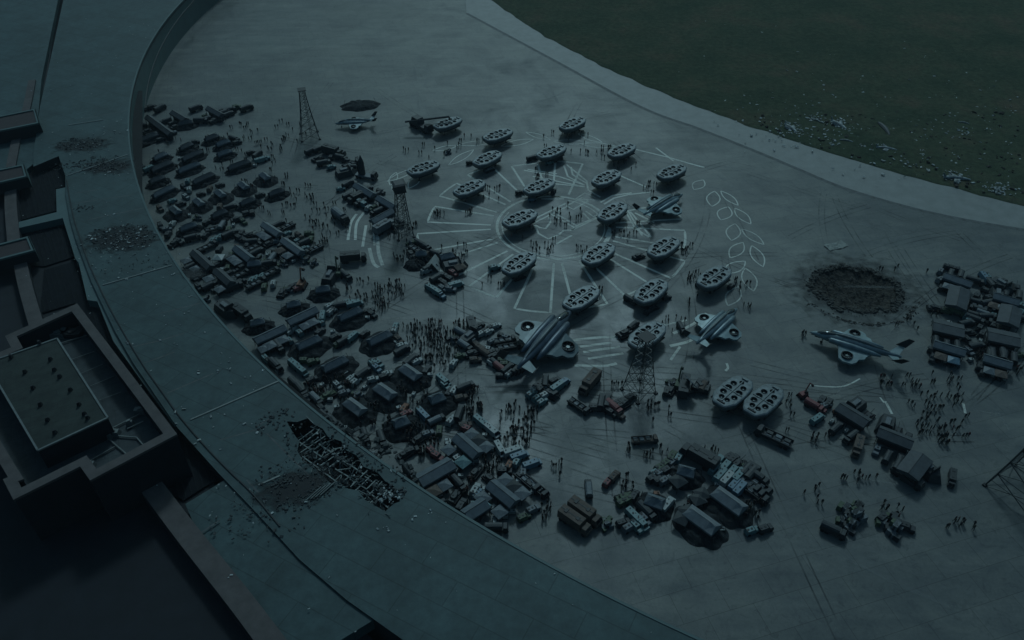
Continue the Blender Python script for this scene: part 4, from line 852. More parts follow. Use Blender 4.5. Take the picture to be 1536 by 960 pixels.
def tent_roof(o, L_, W_, z0, z1, hip, m, name='roof'):
    L_, W_ = L_ / 2, W_ / 2; t = MB(); ns = max(2, int(L_ * 2 / 1.6)); rg = []
    for i in range(ns + 1):
        x = -L_ + 2 * L_ * i / ns; zr = z1 + (.05 if i % 2 else 0)
        if i in (0, ns) and hip: rg.append([(x, -W_, z0 - .5), (x, -W_, z0), (x + (hip if i == 0 else -hip) * .5, 0, z1 - .35), (x, W_, z0), (x, W_, z0 - .5)])
        else: rg.append([(x, -W_, z0 - .5), (x, -W_, z0 + .02 * (i % 2)), (x, 0, zr), (x, W_, z0 + .02 * (i % 2)), (x, W_, z0 - .5)])
    t.loft(rg); r = fixn(t.build(name, m, o))
    rd = MB(); rd.bar((-L_ + (hip * .5 if hip else 0), 0, z1 + .02), (L_ - (hip * .5 if hip else 0), 0, z1 + .04), .07); rd.build('ridge', M_EDGE if m is M_TROOF else M_DK, r)
    return r
PADP = {}
def pad(px, py, rx, ry, rl, rw, deg, lb, style=0, sc=1.0, hh=1.7, off=(0, 0)):
    key = (rx, ry, rl, rw, style)
    if key not in PADP:
        rl *= 1.15; rw *= 1.15
        o = empty('netting_tent'); netting(o, rx, ry, hash(key) % 17 + 1, hh)
        rr = tent_roof(o, rl, rw, hh + .75, hh + 1.9, 1.0, (M_TROOF, M_TROOF2, M_TROOFD)[style % 3]) if rl else None
        for s, q in ((-1, -1), (-1, 1), (1, -1), (1, 1)):
            k = MB(); k.bar((s * rx * .8, q * ry * .45, 0), (s * rx * .72, q * ry * .4, hh + .5), .06); k.build('pole', M_DK, o)
        if rl:
            k = MB(); k.box(-rl * .5 + .1, rl * .5 - .1, -rw * .5 + .1, rw * .5 - .1, 0, hh + .4); k.build('tent_wall', VM['dark'], o)
        PADP[key] = o
    else: o = copy_tree(PADP[key])
    p = G(px, py, 1.0); o.location = (p.x, p.y, 0); o.rotation_euler = (0, 0, yaw_img(px, py, deg)); o.scale = (sc * .9,) * 3
    tag(o, lb, 'tent', 'tents standing on dark camouflage netting'); return o
SHEDS = {}
def shed(a, b, w, lb, style=2, h=2.9):
    A, B = G(*a, h), G(*b, h); L_ = round((B - A).length); key = (L_, w, style)
    if key not in SHEDS:
        o = empty('long_tent'); r = tent_roof(o, L_, w, h - .5, h + (.3 if w < 4 else .05), 0, (M_TROOF, M_TROOF2, M_TROOFD)[style])
        nleg = 3
        for i in range(nleg):
            for s in (-1, 1): l = MB(); x = -L_ / 2 + .3 + (L_ - .6) * i / (nleg - 1); l.bar((x, s * (w / 2 - .12), 0), (x, s * (w / 2 - .12), h - .6), .08); l.build('leg', M_DK, o)
        wl = MB(); wl.box(-L_ / 2 + .5, L_ / 2 - .5, -w * .2, w * .2, 0, 1.7); wl.build('partition', VM['dark'], o)
        SHEDS[key] = o
    else: o = copy_tree(SHEDS[key])
    m = (A + B) / 2; y = math.atan2(B.y - A.y, B.x - A.x); o.location = (m.x, m.y, 0); o.rotation_euler = (0, 0, y)
    tag(o, lb, 'tent', 'long segmented tents with vehicles drawn up beside them'); return m, y, L_
def flank(info, w, side, items, clu, px, py):
    """vehicles drawn up against one side of a long tent, standing across it"""
    m, y, L_ = info; n = len(items); u = Vector((math.cos(y), math.sin(y), 0)); q = Vector((-u.y, u.x, 0)) * side
    for i, (k, c) in enumerate(items):
        d = {'canopy': 1.6, 'jeep': 1.8, 'van': 2.3, 'gen': 1.2, 'tank': 2.2, 'canvas': 2.6, 'flat': 3.2}.get(k, 2)
        p = m + u * (-L_ / 2 + L_ * (i + .5) / n) + q * (w / 2 + d)
        v = p - Vector((0, 0, CAMH)); dep = v.dot(Vector((0, math.cos(PITCH), -math.sin(PITCH))))
        put(k, c, 768 + FPX * p.x / dep, 0, clu=clu, yaw=y + PI / 2 + random.uniform(-.08, .08) + (PI if random.random() < .5 else 0), world=(p.x, p.y), sc=.86)

# far left netting tents
FL = 'among the far left netting tents'
def rnk(lst, fmt):  # labels by place in a sorted list
    return lst
bright = [(264, 317, 'near the roof edge, nearest of its slanting row of four'), (299, 305, 'second from the roof edge in the slanting row of four'), (331, 292, 'third from the roof edge in the slanting row of four'), (366, 280, 'fourth from the roof edge in the slanting row'), (398, 266, 'farthest from the roof edge in the slanting gabled row')]
for x, y, t in bright: pad(x, y + 2, 5.0, 4.6, 4.4, 2.4, -38, 'grey gabled tent, ' + t, 0, .92)
darkp = [(241, 236, 24, 'first behind the roof edge, uppermost there'), (243, 251, 24, 'long, beside the roof edge with a teal van at its end'), (236, 271, 22, 'small, touching the roof edge'), (246, 289, 26, 'long, nearest the roof edge above the pale jeep'),
         (289, 235, 24, 'long, second column from the roof'), (280, 221, 24, 'with a tiny orange spot, second column from the roof'), (284, 253, 22, 'second column, below the long one'), (306, 269, 24, 'long and low, second column, lowest'),
         (318, 208, 20, 'rounded, top of the third column'), (337, 231, 20, 'third column, behind two small vehicles'), (359, 249, 20, 'longest, pointing at the pair of teal trucks'), (415, 290, 20, 'outermost, right of the gabled row'),
         (283, 342, 20, 'below the gabled row nearest the roof'), (330, 322, 22, 'below the gabled row, second from roof'), (372, 304, 22, 'below the gabled row, farthest from roof'), (335, 216, 20, 'small, top of the third column, right'), (279, 186, 10, 'large oval one at the top left beyond the lane'), (222, 208, 20, 'squat one beside the farthest long tents')]
for i, (x, y, d, t) in enumerate(darkp):
    big = 'long' in t
    pad(x, y + 1, 6.2 if big else 4.9, 3.2, 7.6 if big else 5.0, 2.0, d, 'low dark netting tent, ' + t, 2 if i % 3 else 1, .95, 1.3)
# farthest long tents (top left)
T1 = shed((221, 173), (256, 199), 2.6, 'long grey tent at the far top left, beside the farthest roof edge'); flank(T1, 2.6, -1, [('canvas', 'dark'), ('tank', 'dark'), ('canvas', 'dark'), ('jeep', 'dark')], 'beside the farthest long tent', 0, 0); flank(T1, 2.6, 1, [('jeep', 'dark'), ('gen', 'grey')], 'behind the farthest long tent', 0, 0)
T2 = shed((258, 166), (278, 178), 2.6, 'short long-tent roof at the far top left, second from the roof edge'); flank(T2, 2.6, -1, [('canvas', 'dark'), ('jeep', 'dark'), ('tank', 'dark')], 'beside the second farthest long tent', 0, 0)
T3 = shed((312, 160), (332, 171), 2.6, 'brownish long tent at the top edge, third from the roof edge'); flank(T3, 2.6, -1, [('jeep', 'green'), ('canvas', 'dark'), ('jeep', 'dark')], 'beside the third farthest long tent', 0, 0); flank(T3, 2.6, 1, [('tank', 'dark'), ('canvas', 'dark')], 'behind the third farthest long tent', 0, 0)
for k, c, x, y, d in (('canvas', 'dark', 336, 170, 20), ('canvas', 'dark', 345, 166, 15), ('jeep', 'dark', 325, 180, 10), ('canvas', 'dark', 302, 182, 0), ('tank', 'dark', 213, 164, 20), ('jeep', 'dark', 228, 160, 20), ('canvas', 'dark', 240, 163, 30), ('canvas', 'dark', 208, 188, 60), ('tank', 'dark', 213, 216, 20), ('jeep', 'grey', 258, 199, 20), ('canvas', 'dark', 294, 163, 20), ('jeep', 'green', 355, 160, 10), ('canvas', 'dark', 370, 163, 20)):
    put(k, c, x, y, d, 'in the crowded far top left corner of the tarmac')
for k, c, x, y, d in (('canvas', 'dark', 352, 209, -20), ('jeep', 'dark', 356, 213, 20), ('van', 'teal', 224, 253, 25), ('gen', 'white', 268, 236, 90), ('jeep', 'dark', 376, 228, 20), ('canvas', 'dark', 386, 232, 40), ('van', 'teal', 391, 240, 15), ('jeep', 'teal', 398, 237, 15), ('gen', 'white', 382, 247, 0), ('jeep', 'teal', 258, 301, 25), ('jeep', 'teal', 281, 271, 80),
        ('tank', 'dark', 356, 328, 15), ('jeep', 'dark', 371, 319, 15), ('jeep', 'dark', 378, 318, 100), ('flat', 'dark', 323, 343, 15), ('canvas', 'dark', 289, 357, 15), ('tank', 'dark', 262, 364, 30), ('jeep', 'dark', 268, 362, -20), ('jeep', 'dark', 252, 351, 60), ('jeep', 'dark', 241, 339, -60), ('jeep', 'dark', 310, 333, 40), ('canvas', 'dark', 346, 311, 15), ('jeep', 'dark', 390, 292, 20), ('jeep', 'dark', 330, 277, 20), ('gen', 'white', 284, 321, 80), ('jeep', 'dark', 293, 212, 10), ('jeep', 'dark', 209, 244, -60), ('jeep', 'dark', 211, 252, 40)):
    put(k, c, x, y, d, FL, sc=.9)
# second group of long tents
T = shed((394, 333), (420, 350), 2.5, 'pale-edged long tent, uppermost of the pair above the four teal vans', 0); flank(T, 2.5, -1, [('jeep', 'dark'), ('canopy', 'grey'), ('canopy', 'grey'), ('tank', 'dark')], 'under the uppermost pale long tent', 0, 0); flank(T, 2.5, 1, [('canvas', 'dark'), ('flat', 'dark'), ('jeep', 'teal')], 'behind the uppermost pale long tent', 0, 0)
T = shed((424, 357), (452, 377), 2.5, 'grey long tent with a teal end, lower of the pair right of the teal vans', 0); flank(T, 2.5, -1, [('jeep', 'dark'), ('canopy', 'brown'), ('jeep', 'dark'), ('canopy', 'grey'), ('gen', 'white')], 'under the teal-ended long tent', 0, 0); flank(T, 2.5, 1, [('jeep', 'teal'), ('canvas', 'dark'), ('jeep', 'teal'), ('flat', 'dark')], 'behind the teal-ended long tent', 0, 0)
put('van', 'teal', 452, 383, -38, 'at the end of the teal-ended long tent', .8)
T = shed((353, 369), (376, 387), 2.6, 'grey long tent straight below the row of teal jeeps', 1); flank(T, 2.6, -1, [('canvas', 'dark'), ('canopy', 'grey'), ('canopy', 'grey'), ('jeep', 'dark')], 'under the grey long tent below the teal jeep row', 0, 0); flank(T, 2.6, 1, [('flat', 'dark'), ('canvas', 'dark'), ('crates', 'dark')], 'behind the grey long tent below the teal jeep row', 0, 0)
T = shed((290, 376), (315, 399), 2.6, 'dark long tent end to end with another by the roof edge, upper one', 2); flank(T, 2.6, -1, [('canopy', 'grey'), ('canvas', 'dark'), ('canopy', 'grey'), ('tank', 'dark')], 'between the upper edge tent and the roof', 0, 0); flank(T, 2.6, 1, [('gen', 'grey'), ('jeep', 'dark')], 'right of the upper edge tent', 0, 0)
T = shed((324, 403), (346, 423), 2.6, 'dark long tent end to end with another by the roof edge, lower one', 2); flank(T, 2.6, -1, [('canopy', 'grey'), ('canvas', 'dark'), ('jeep', 'dark'), ('canopy', 'grey')], 'between the lower edge tent and the roof', 0, 0); flank(T, 2.6, 1, [('jeep', 'dark'), ('flat', 'dark'), ('jeep', 'dark')], 'right of the lower edge tent', 0, 0)
ML = 'between the long tents near the roof edge'
for k, c, x, y, d in (('jeep', 'teal', 318, 361, 70), ('jeep', 'teal', 324, 358, 70), ('jeep', 'teal', 330, 355, 70), ('canvas', 'dark', 344, 352, 25), ('flat', 'dark', 312, 370, 25), ('jeep', 'dark', 353, 348, 40), ('jeep', 'dark', 359, 357, -30), ('jeep', 'dark', 368, 361, -30), ('tank', 'dark', 371, 352, 20), ('jeep', 'dark', 362, 349, 70), ('canvas', 'dark', 404, 395, 10), ('crates', 'dark', 397, 392, 10),
        ('jeep', 'teal', 378, 420, 60), ('jeep', 'teal', 384, 417, 60), ('jeep', 'teal', 393, 414, 60), ('flat', 'dark', 405, 410, 25), ('flat', 'dark', 385, 425, 25), ('jeep', 'dark', 353, 421, 0), ('gen', 'white', 315, 394, 20), ('canopy', 'white', 329, 390, 60), ('jeep', 'dark', 298, 430, -50), ('crates', 'dark', 308, 447, 20), ('jeep', 'dark', 292, 416, -50), ('gen', 'white', 332, 430, 0), ('canvas', 'dark', 352, 430, 20)):
    put(k, c, x, y, d, ML, sc=.9)
pad(382, 399, 4.6, 3.6, 4.0, 2.4, 8, 'grey hipped tent on netting right of the long tent below the teal jeep row', 1, .9)
put('slab', 'dark', 341, 466, -35, 'against the roof edge, alone on the empty tarmac', 1.0); put('box', 'dark', 364, 472, -35, 'against the roof edge beside the wedge-shaped carrier', .9); put('tank', 'dark', 336, 455, -35, 'against the roof edge beside the wedge-shaped carrier')
# centre left column by the lattice tower
C1 = 'in the dark convoy below the far lattice tower'
for k, c, x, y, d in (('canvas', 'dark', 467, 227, 25), ('tank', 'dark', 476, 237, 25), ('canvas', 'dark', 486, 245, 10), ('jeep', 'teal', 497, 250, 15), ('box', 'dark', 500, 229, -15), ('jeep', 'brown', 490, 221, 30), ('canvas', 'dark', 478, 224, 20), ('canvas', 'dark', 509, 229, -15), ('canvas', 'dark', 512, 237, -15), ('tank', 'dark', 522, 241, -15), ('slab', 'dark', 519, 259, 15), ('canvas', 'dark', 530, 251, 0), ('jeep', 'dark', 537, 241, -60), ('jeep', 'dark', 497, 235, 60), ('flat', 'dark', 527, 246, 20)):
    put(k, c, x, y, d, C1, sc=.92)
put('missile', 'dark', 550, 264, -10, 'at the top end of the dark roofed convoy', 1.0)
C2 = 'around the four long tents beside the cabin-topped lattice tower'
T = shed((533, 275), (560, 291), 2.6, 'long grey tent directly below the upright rocket', 1); flank(T, 2.6, -1, [('canvas', 'dark'), ('box', 'dark'), ('canvas', 'dark')], 'left of the tent below the rocket', 0, 0); flank(T, 2.6, 1, [('jeep', 'dark'), ('tank', 'dark')], 'right of the tent below the rocket', 0, 0)
T = shed((567, 294), (592, 309), 2.6, 'long grey tent beside the cabin of the lattice tower', 1); flank(T, 2.6, -1, [('jeep', 'green'), ('canvas', 'dark'), ('tank', 'dark')], 'left of the tent beside the tower cabin', 0, 0)
T = shed((556, 331), (589, 313), 2.6, 'long tent slanting up to the lattice tower legs', 1); flank(T, 2.6, -1, [('canopy', 'grey'), ('canvas', 'dark'), ('canvas', 'dark')], 'below the slanting tent at the tower legs', 0, 0)
put('box', 'grey', 577, 342, 30, C2); put('box', 'dark', 531, 389 - 1, 5, 'alone on the open tarmac below the tents', .9); put('canvas', 'grey', 511, 327, -38, 'alone left of the slanting tent', 1.35)
for k, c, x, y, d in (('jeep', 'teal', 511, 283, 10), ('canvas', 'dark', 522, 276, 30), ('tank', 'dark', 529, 296, -40), ('van', 'teal', 544, 306, -30), ('jeep', 'white', 553, 311, 40), ('crates', 'dark', 584, 326, 30), ('canvas', 'dark', 590, 333, 20), ('jeep', 'dark', 571, 287, -20), ('jeep', 'dark', 550, 298, -30)):
    put(k, c, x, y, d, C2, sc=.9)
C3 = 'in the cluster at the tower feet left of the chalk wheel'
for k, c, x, y, d in (('crates', 'green', 620, 363, -25), ('canvas', 'dark', 631, 366, -30), ('canvas', 'dark', 638, 370, -30), ('flat', 'dark', 625, 375, -30), ('jeep', 'brown', 639, 381, 60), ('canvas', 'dark', 656, 382, -20), ('canvas', 'dark', 645, 402, 25), ('jeep', 'white', 639, 406, 20), ('canopy', 'brown', 690, 404, 20), ('jeep', 'red', 680, 409, -30), ('slab', 'dark', 683, 399, 10), ('tank', 'dark', 617, 381, -60),
        ('van', 'teal', 655, 438, -32), ('jeep', 'teal', 645, 431, -32), ('jeep', 'blue', 661, 442, -32), ('van', 'teal', 684, 427, 15), ('tank', 'dark', 668, 414, -20), ('jeep', 'dark', 661, 421, -30), ('jeep', 'dark', 667, 425, -30), ('jeep', 'dark', 673, 430, -30), ('jeep', 'grey', 664, 432, -30), ('jeep', 'grey', 676, 433, -10), ('canvas', 'dark', 656, 417, 30), ('jeep', 'dark', 675, 419, -30), ('gen', 'rust', 678, 419, 0)):
    put(k, c, x, y, d, C3, sc=.9)
put('jeep', 'teal', 742, 401, 15, 'beside a barge at the lower left of the chalk wheel')
pad(632, 384, 3.6, 3.2, 3.4, 2.2, 5, 'small hipped tent on netting below the lattice tower feet', 1, .9); pad(671, 388, 4.6, 3.6, 4.2, 2.6, 12, 'hipped tent on netting right of the tower foot cluster', 1, .9)
pad(622, 394, 3.8, 3.4, 0, 0, 5, 'round dark netting mound without a roof below the tower cluster', 2, .9)
o = empty('aframe_tent', (*G(651, 400)[:2], 0), yaw_img(651, 400, 70)); mb = MB(); mb.add([(-2.2, -1.9, 0), (-2.2, 1.9, 0), (2.2, -1.9, 0), (2.2, 1.9, 0), (-2.2, 0, 2.7), (2.2, 0, 2.7)], [(0, 2, 5, 4), (1, 4, 5, 3), (2, 3, 5)]); mb.build('canvas', mat('pale_canvas', (.36, .37, .35), .7, var=.15), o); mb = MB(); mb.bar((-2.2, 0, 0), (-2.2, 0, 2.7), .06); mb.build('pole', M_DK, o); tag(o, 'pale open A-frame tent in the middle of the tower foot cluster', 'tent')
# vehicle pile under the flying aircraft
C4 = 'in the pile of vehicles under the tail of the flying aircraft'
for k, c, x, y, d in (('box', 'dark', 709, 494, -70), ('slab', 'dark', 706, 505, 40), ('jeep', 'grey', 714, 493, 30), ('jeep', 'white', 722, 500, 30), ('jeep', 'dark', 728, 495, 30), ('jeep', 'white', 733, 497, 30), ('jeep', 'dark', 738, 490, 20), ('jeep', 'white', 744, 488, 20), ('jeep', 'dark', 719, 488, 30), ('jeep', 'grey', 710, 511, -40), ('jeep', 'brown', 716, 518, -40), ('van', 'brown', 723, 525, -35), ('canvas', 'brown', 729, 531, -35), ('jeep', 'white', 733, 523, -10), ('jeep', 'dark', 740, 527, 20), ('jeep', 'white', 738, 544, -30), ('canvas', 'dark', 745, 547, -38), ('canvas', 'red', 751, 553, -38),
        ('jeep', 'green', 755, 540, 0), ('jeep', 'green', 759, 546, 0), ('jeep', 'dark', 754, 503, -20), ('jeep', 'grey', 760, 506, -20), ('flat', 'dark', 757, 510, 10), ('jeep', 'white', 764, 560, 40), ('jeep', 'grey', 768, 557, 40), ('canvas', 'dark', 776, 553, 45), ('canvas', 'dark', 781, 551, 45), ('canvas', 'dark', 786, 549, 45), ('jeep', 'dark', 752, 563, 0), ('canvas', 'dark', 762, 553, 40), ('jeep', 'dark', 744, 532, 30), ('flat', 'dark', 764, 520, 10)):
    put(k, c, x, y, d, C4, sc=.85)
put('canvas', 'green', 796, 525, 88, 'alone on the tarmac below the flying aircraft', 1.2)
# middle left tents and vehicles
T = shed((381, 509), (427, 488), 2.8, 'long segmented dark tent nearest the roof edge, lower left of the end-to-end pair', 1); flank(T, 2.8, -1, [('canopy', 'grey'), ('canopy', 'grey'), ('canvas', 'dark'), ('canopy', 'grey'), ('jeep', 'teal')], 'below the lower left one of the end-to-end tents', 0, 0)
T = shed((431, 481), (474, 461), 2.8, 'long segmented dark tent, upper right of the end-to-end pair', 1); flank(T, 2.8, -1, [('jeep', 'teal'), ('canopy', 'grey'), ('canopy', 'grey'), ('jeep', 'teal')], 'below the upper right one of the end-to-end tents', 0, 0)
pad(387, 487, 5.0, 3.6, 3.8, 2.4, 12, 'small tent on netting behind the lower left end-to-end tent', 1, .9); pad(441, 460, 5.0, 3.6, 3.8, 2.4, 12, 'small bluish tent on netting behind the upper right end-to-end tent', 1, .9)
pad(485, 438, 5.0, 4.0, 3.8, 2.4, 8, 'small grey tent on dark netting left of the crane with the green arm', 1, .95)
pad(526, 475, 6.4, 4.8, 6.4, 2.4, 24, 'long hipped tent on netting in front of a pale teal jeep, uppermost of four', 1, .95)
pad(464, 518, 6.2, 5.0, 6.2, 2.6, 24, 'long hipped tent on netting below the pair of end-to-end tents', 1, .95)
pad(503, 550, 6.4, 5.0, 6.4, 2.6, 26, 'long hipped tent on netting, directly left of the white-dotted truck group', 1, .95)
pad(570, 511, 6.2, 5.0, 6.2, 2.6, 26, 'long hipped tent on netting nearest the standing crowd', 1, .95)
pad(616, 563, 5.8, 5.4, 5.4, 2.8, -34, 'shiny grey gabled tent on netting, farthest right of three alike', 0, .98); pad(578, 592, 5.8, 5.4, 5.4, 2.8, -34, 'shiny grey gabled tent on netting, middle one of three alike', 0, .98); pad(533, 615, 5.8, 5.4, 5.4, 2.8, -36, 'shiny grey gabled tent on netting, nearest the roof edge of three alike', 0, .98)
pad(656, 602, 5.2, 4.6, 3.4, 2.6, 20, 'small hexagonal tent on wide round netting, upper right one of two', 1, 1.0); pad(602, 638, 5.0, 4.6, 3.4, 2.6, 20, 'small hexagonal tent on wide round netting, lower left one of two', 1, 1.0)
C5 = 'among the middle left netting tents'
for k, c, x, y, d in (('crane', 'rust', 452, 427, 60), ('jeep', 'red', 447, 432, 20), ('crates', 'dark', 432, 433, 20), ('tank', 'dark', 438, 430, 30), ('tank', 'dark', 423, 438, 60), ('crane', 'green', 507, 410, 80), ('canvas', 'dark', 519, 414, -40), ('slab', 'dark', 496, 414, 60), ('van', 'teal', 443, 548, -38), ('van', 'teal', 452, 556, -38), ('jeep', 'white', 435, 497, 40), ('jeep', 'white', 442, 492, 40), ('van', 'teal', 529, 505, 40), ('van', 'teal', 484, 474, 80), ('jeep', 'white', 495, 459, 30), ('jeep', 'white', 497, 467, 40), ('jeep', 'teal', 523, 453, 15), ('van', 'teal', 532, 456, 15),
        ('jeep', 'dark', 500, 463, 60), ('canvas', 'dark', 512, 458, 10), ('jeep', 'teal', 560, 546, -40), ('jeep', 'blue', 565, 552, -40), ('jeep', 'teal', 568, 545, -40), ('jeep', 'white', 527, 567, 40), ('jeep', 'white', 533, 572, 40), ('canvas', 'dark', 545, 560, 35), ('jeep', 'green', 458, 540, 0), ('jeep', 'green', 470, 542, 20), ('tank', 'green', 492, 592, 30), ('gen', 'white', 495, 598, 0), ('jeep', 'dark', 578, 564, 20), ('jeep', 'white', 581, 560, 20), ('jeep', 'dark', 503, 505, 30), ('gen', 'white', 499, 496, 10), ('canvas', 'dark', 517, 511, 30), ('jeep', 'green', 508, 515, 30),
        ('jeep', 'dark', 405, 543, -45), ('canvas', 'dark', 414, 549, -45), ('gen', 'white', 416, 556, -45), ('canvas', 'dark', 442, 576, -45), ('canvas', 'dark', 452, 586, -50), ('jeep', 'dark', 460, 596, -50), ('jeep', 'teal', 399, 538, -45), ('jeep', 'dark', 483, 613, -45), ('canvas', 'dark', 500, 634, -45), ('jeep', 'dark', 511, 640, -45), ('gen', 'white', 517, 640, 0), ('canvas', 'dark', 548, 655, -70), ('gen', 'white', 543, 650, 0), ('canvas', 'dark', 573, 660, -70), ('gen', 'white', 570, 650, 0), ('van', 'blue', 637, 624, -45), ('jeep', 'teal', 632, 618, -45), ('jeep', 'red', 609, 620, 30), ('gen', 'white', 615, 616, 30), ('jeep', 'rust', 606, 612, 60),
        ('van', 'teal', 665, 571, -40), ('jeep', 'teal', 668, 578, -40), ('jeep', 'white', 681, 586, 60), ('jeep', 'dark', 674, 588, 60), ('jeep', 'dark', 621, 537, 30), ('jeep', 'white', 625, 542, 30), ('canvas', 'dark', 617, 541, 40), ('gen', 'white', 645, 561, 0), ('jeep', 'dark', 640, 555, 60), ('jeep', 'white', 592, 494, 70), ('jeep', 'teal', 593, 489, 70), ('jeep', 'brown', 598, 509, -40), ('jeep', 'white', 603, 518, 20), ('canvas', 'dark', 603, 526, 30), ('gen', 'white', 594, 512, -30), ('jeep', 'dark', 553, 466, 20), ('jeep', 'dark', 558, 471, -30), ('gen', 'white', 551, 475, 0), ('tank', 'dark', 560, 519, 30), ('jeep', 'dark', 480, 497, 40), ('jeep', 'dark', 547, 500, 40), ('gen', 'white', 518, 558, 30), ('gen', 'white', 598, 610, 20), ('gen', 'white', 547, 579, 30), ('gen', 'white', 505, 609, 10)):
    put(k, c, x, y, d, C5, sc=.9)
# lower cluster of big double tents
T = shed((684, 651), (718, 681), 3.0, 'big dark gabled tent with pale panels, upper of the two by the teal vans', 1); flank(T, 3.0, -1, [('canopy', 'grey'), ('jeep', 'white'), ('canopy', 'teal')], 'on the roof side of the upper panelled tent', 0, 0); flank(T, 3.0, 1, [('canopy', 'grey'), ('canopy', 'dark'), ('canopy', 'grey')], 'on the far side of the upper panelled tent', 0, 0)
T = shed((735, 722), (773, 753), 3.0, 'big dark gabled tent with pale panels, lower one near the frame bottom', 1); flank(T, 3.0, -1, [('canopy', 'grey'), ('gen', 'white'), ('canopy', 'grey')], 'on the roof side of the lower panelled tent', 0, 0); flank(T, 3.0, 1, [('canopy', 'grey'), ('canopy', 'dark'), ('canopy', 'grey')], 'on the far side of the lower panelled tent', 0, 0)
T = shed((626, 720), (679, 690), 3.6, 'long dark segmented tent jutting over the roof edge below the red jeep', 1); flank(T, 3.6, -1, [('canopy', 'brown'), ('canopy', 'grey'), ('canvas', 'dark')], 'under the long tent at the roof edge', 0, 0)
T = shed((696, 772), (730, 750), 3.2, 'grey gabled tent at the roof edge left of the lower panelled tent', 1)
C6 = 'around the big panelled tents near the lower roof edge'
for k, c, x, y, d in (('van', 'teal', 722, 634, -40), ('van', 'teal', 730, 640, -40), ('van', 'white', 738, 647, -40), ('van', 'white', 750, 674, -60), ('van', 'white', 770, 677, 20), ('van', 'blue', 779, 684, 20), ('van', 'blue', 798, 696, 20), ('jeep', 'rust', 765, 696, 60), ('jeep', 'teal', 775, 692, 60), ('gen', 'white', 769, 687, 0), ('jeep', 'brown', 698, 637, 10), ('jeep', 'red', 702, 644, -20), ('canvas', 'dark', 689, 620, 70), ('gen', 'white', 689, 612, 0), ('jeep', 'white', 677, 630, 50), ('gen', 'white', 672, 634, 0), ('gen', 'white', 671, 659, 0), ('gen', 'white', 678, 661, 0), ('gen', 'white', 672, 664, 0), ('jeep', 'red', 648, 677, -45), ('jeep', 'red', 656, 684, -30), ('tank', 'dark', 608, 680, 30), ('jeep', 'dark', 618, 675, 20), ('gen', 'white', 707, 693, 0), ('gen', 'white', 714, 689, 0), ('gen', 'white', 683, 682, 0), ('gen', 'white', 736, 672, 0), ('gen', 'white', 727, 651, 0), ('flat', 'dark', 792, 723, -40), ('flat', 'dark', 806, 732, -40), ('jeep', 'white', 713, 734, 60), ('jeep', 'blue', 716, 740, 60), ('gen', 'white', 728, 732, 0), ('jeep', 'dark', 757, 706, 0), ('gen', 'white', 762, 706, 0), ('gen', 'white', 757, 709, 0), ('gen', 'white', 778, 720, 0), ('gen', 'white', 799, 736, 0), ('gen', 'white', 762, 766, 0), ('gen', 'white', 769, 766, 0), ('gen', 'white', 758, 773, 0), ('gen', 'white', 743, 776, 0), ('gen', 'white', 744, 782, 0), ('canvas', 'dark', 745, 792, 0), ('jeep', 'teal', 716, 757, 0), ('canopy', 'teal', 722, 763, -40), ('jeep', 'dark', 692, 757, 60), ('gen', 'white', 649, 736, 0), ('gen', 'white', 691, 712, 0), ('tank', 'dark', 684, 705, 60), ('jeep', 'dark', 660, 745, -60), ('canvas', 'dark', 615, 709, -50)):
    put(k, c, x, y, d, C6, sc=.92)
# centre bottom
C7 = 'in the loose groups around the nearest lattice tower'
for k, c, x, y, d in (('jeep', 'teal', 798, 590, 35), ('jeep', 'teal', 806, 596, 35), ('jeep', 'teal', 813, 602, 35), ('jeep', 'white', 802, 584, 35), ('van', 'teal', 837, 580, 35), ('van', 'blue', 844, 575, 35), ('jeep', 'dark', 808, 577, 40), ('jeep', 'dark', 812, 582, 40), ('flat', 'dark', 822, 584, -40), ('canvas', 'dark', 818, 572, 85), ('jeep', 'dark', 832, 570, 30), ('jeep', 'white', 818, 592, 30), ('tank', 'dark', 826, 590, -30), ('flat', 'dark', 869, 609, -35), ('canvas', 'dark', 902, 603, 80), ('jeep', 'dark', 894, 611, 0), ('gen', 'white', 900, 612, 0), ('canvas', 'dark', 911, 602, 80), ('canvas', 'red', 921, 612, -40), ('jeep', 'red', 919, 607, 60), ('jeep', 'brown', 929, 621, -35), ('tank', 'dark', 933, 607, 30), ('jeep', 'dark', 938, 602, 40), ('jeep', 'dark', 946, 595, 30), ('jeep', 'dark', 928, 602, 30), ('jeep', 'dark', 917, 618, -30)):
    put(k, c, x, y, d, C7, sc=.92)
put('box', 'brown', 884, 577, 230, 'alone, facing the flatbed left of the nearest lattice tower', .92)
put('flat', 'brown', 968, 659, 4, 'alone on the open tarmac below the nearest lattice tower', .8)
put('tank', 'dark', 938, 499, 25, 'beside the barge behind the nearest lattice tower'); put('gen', 'rust', 931, 502, 0, 'beside the barge behind the nearest lattice tower'); put('canvas', 'dark', 950, 488, 40, 'beside the barge behind the nearest lattice tower', .8)
C8 = 'in the dark machine group left of the two nearest barges'
for k, c, x, y, d in (('crane', 'green', 1018, 578, 70), ('tank', 'dark', 1006, 584, 60), ('crates', 'dark', 1008, 573, 20), ('radar', 'dark', 1036, 584, 20), ('canvas', 'dark', 1047, 578, 60), ('canvas', 'brown', 1055, 579, 60), ('box', 'dark', 1026, 580, 80), ('jeep', 'dark', 1000, 586, 70), ('jeep', 'dark', 1060, 582, 70)):
    put(k, c, x, y, d, C8, sc=.9)
put('flat', 'dark', 1159, 656, 155, 'alone right below the two nearest barges', 1.25)
C9 = 'in the big lower group with the row of parallel vans'
put('box', 'dark', 1047, 688, 150, C9, 1.15)
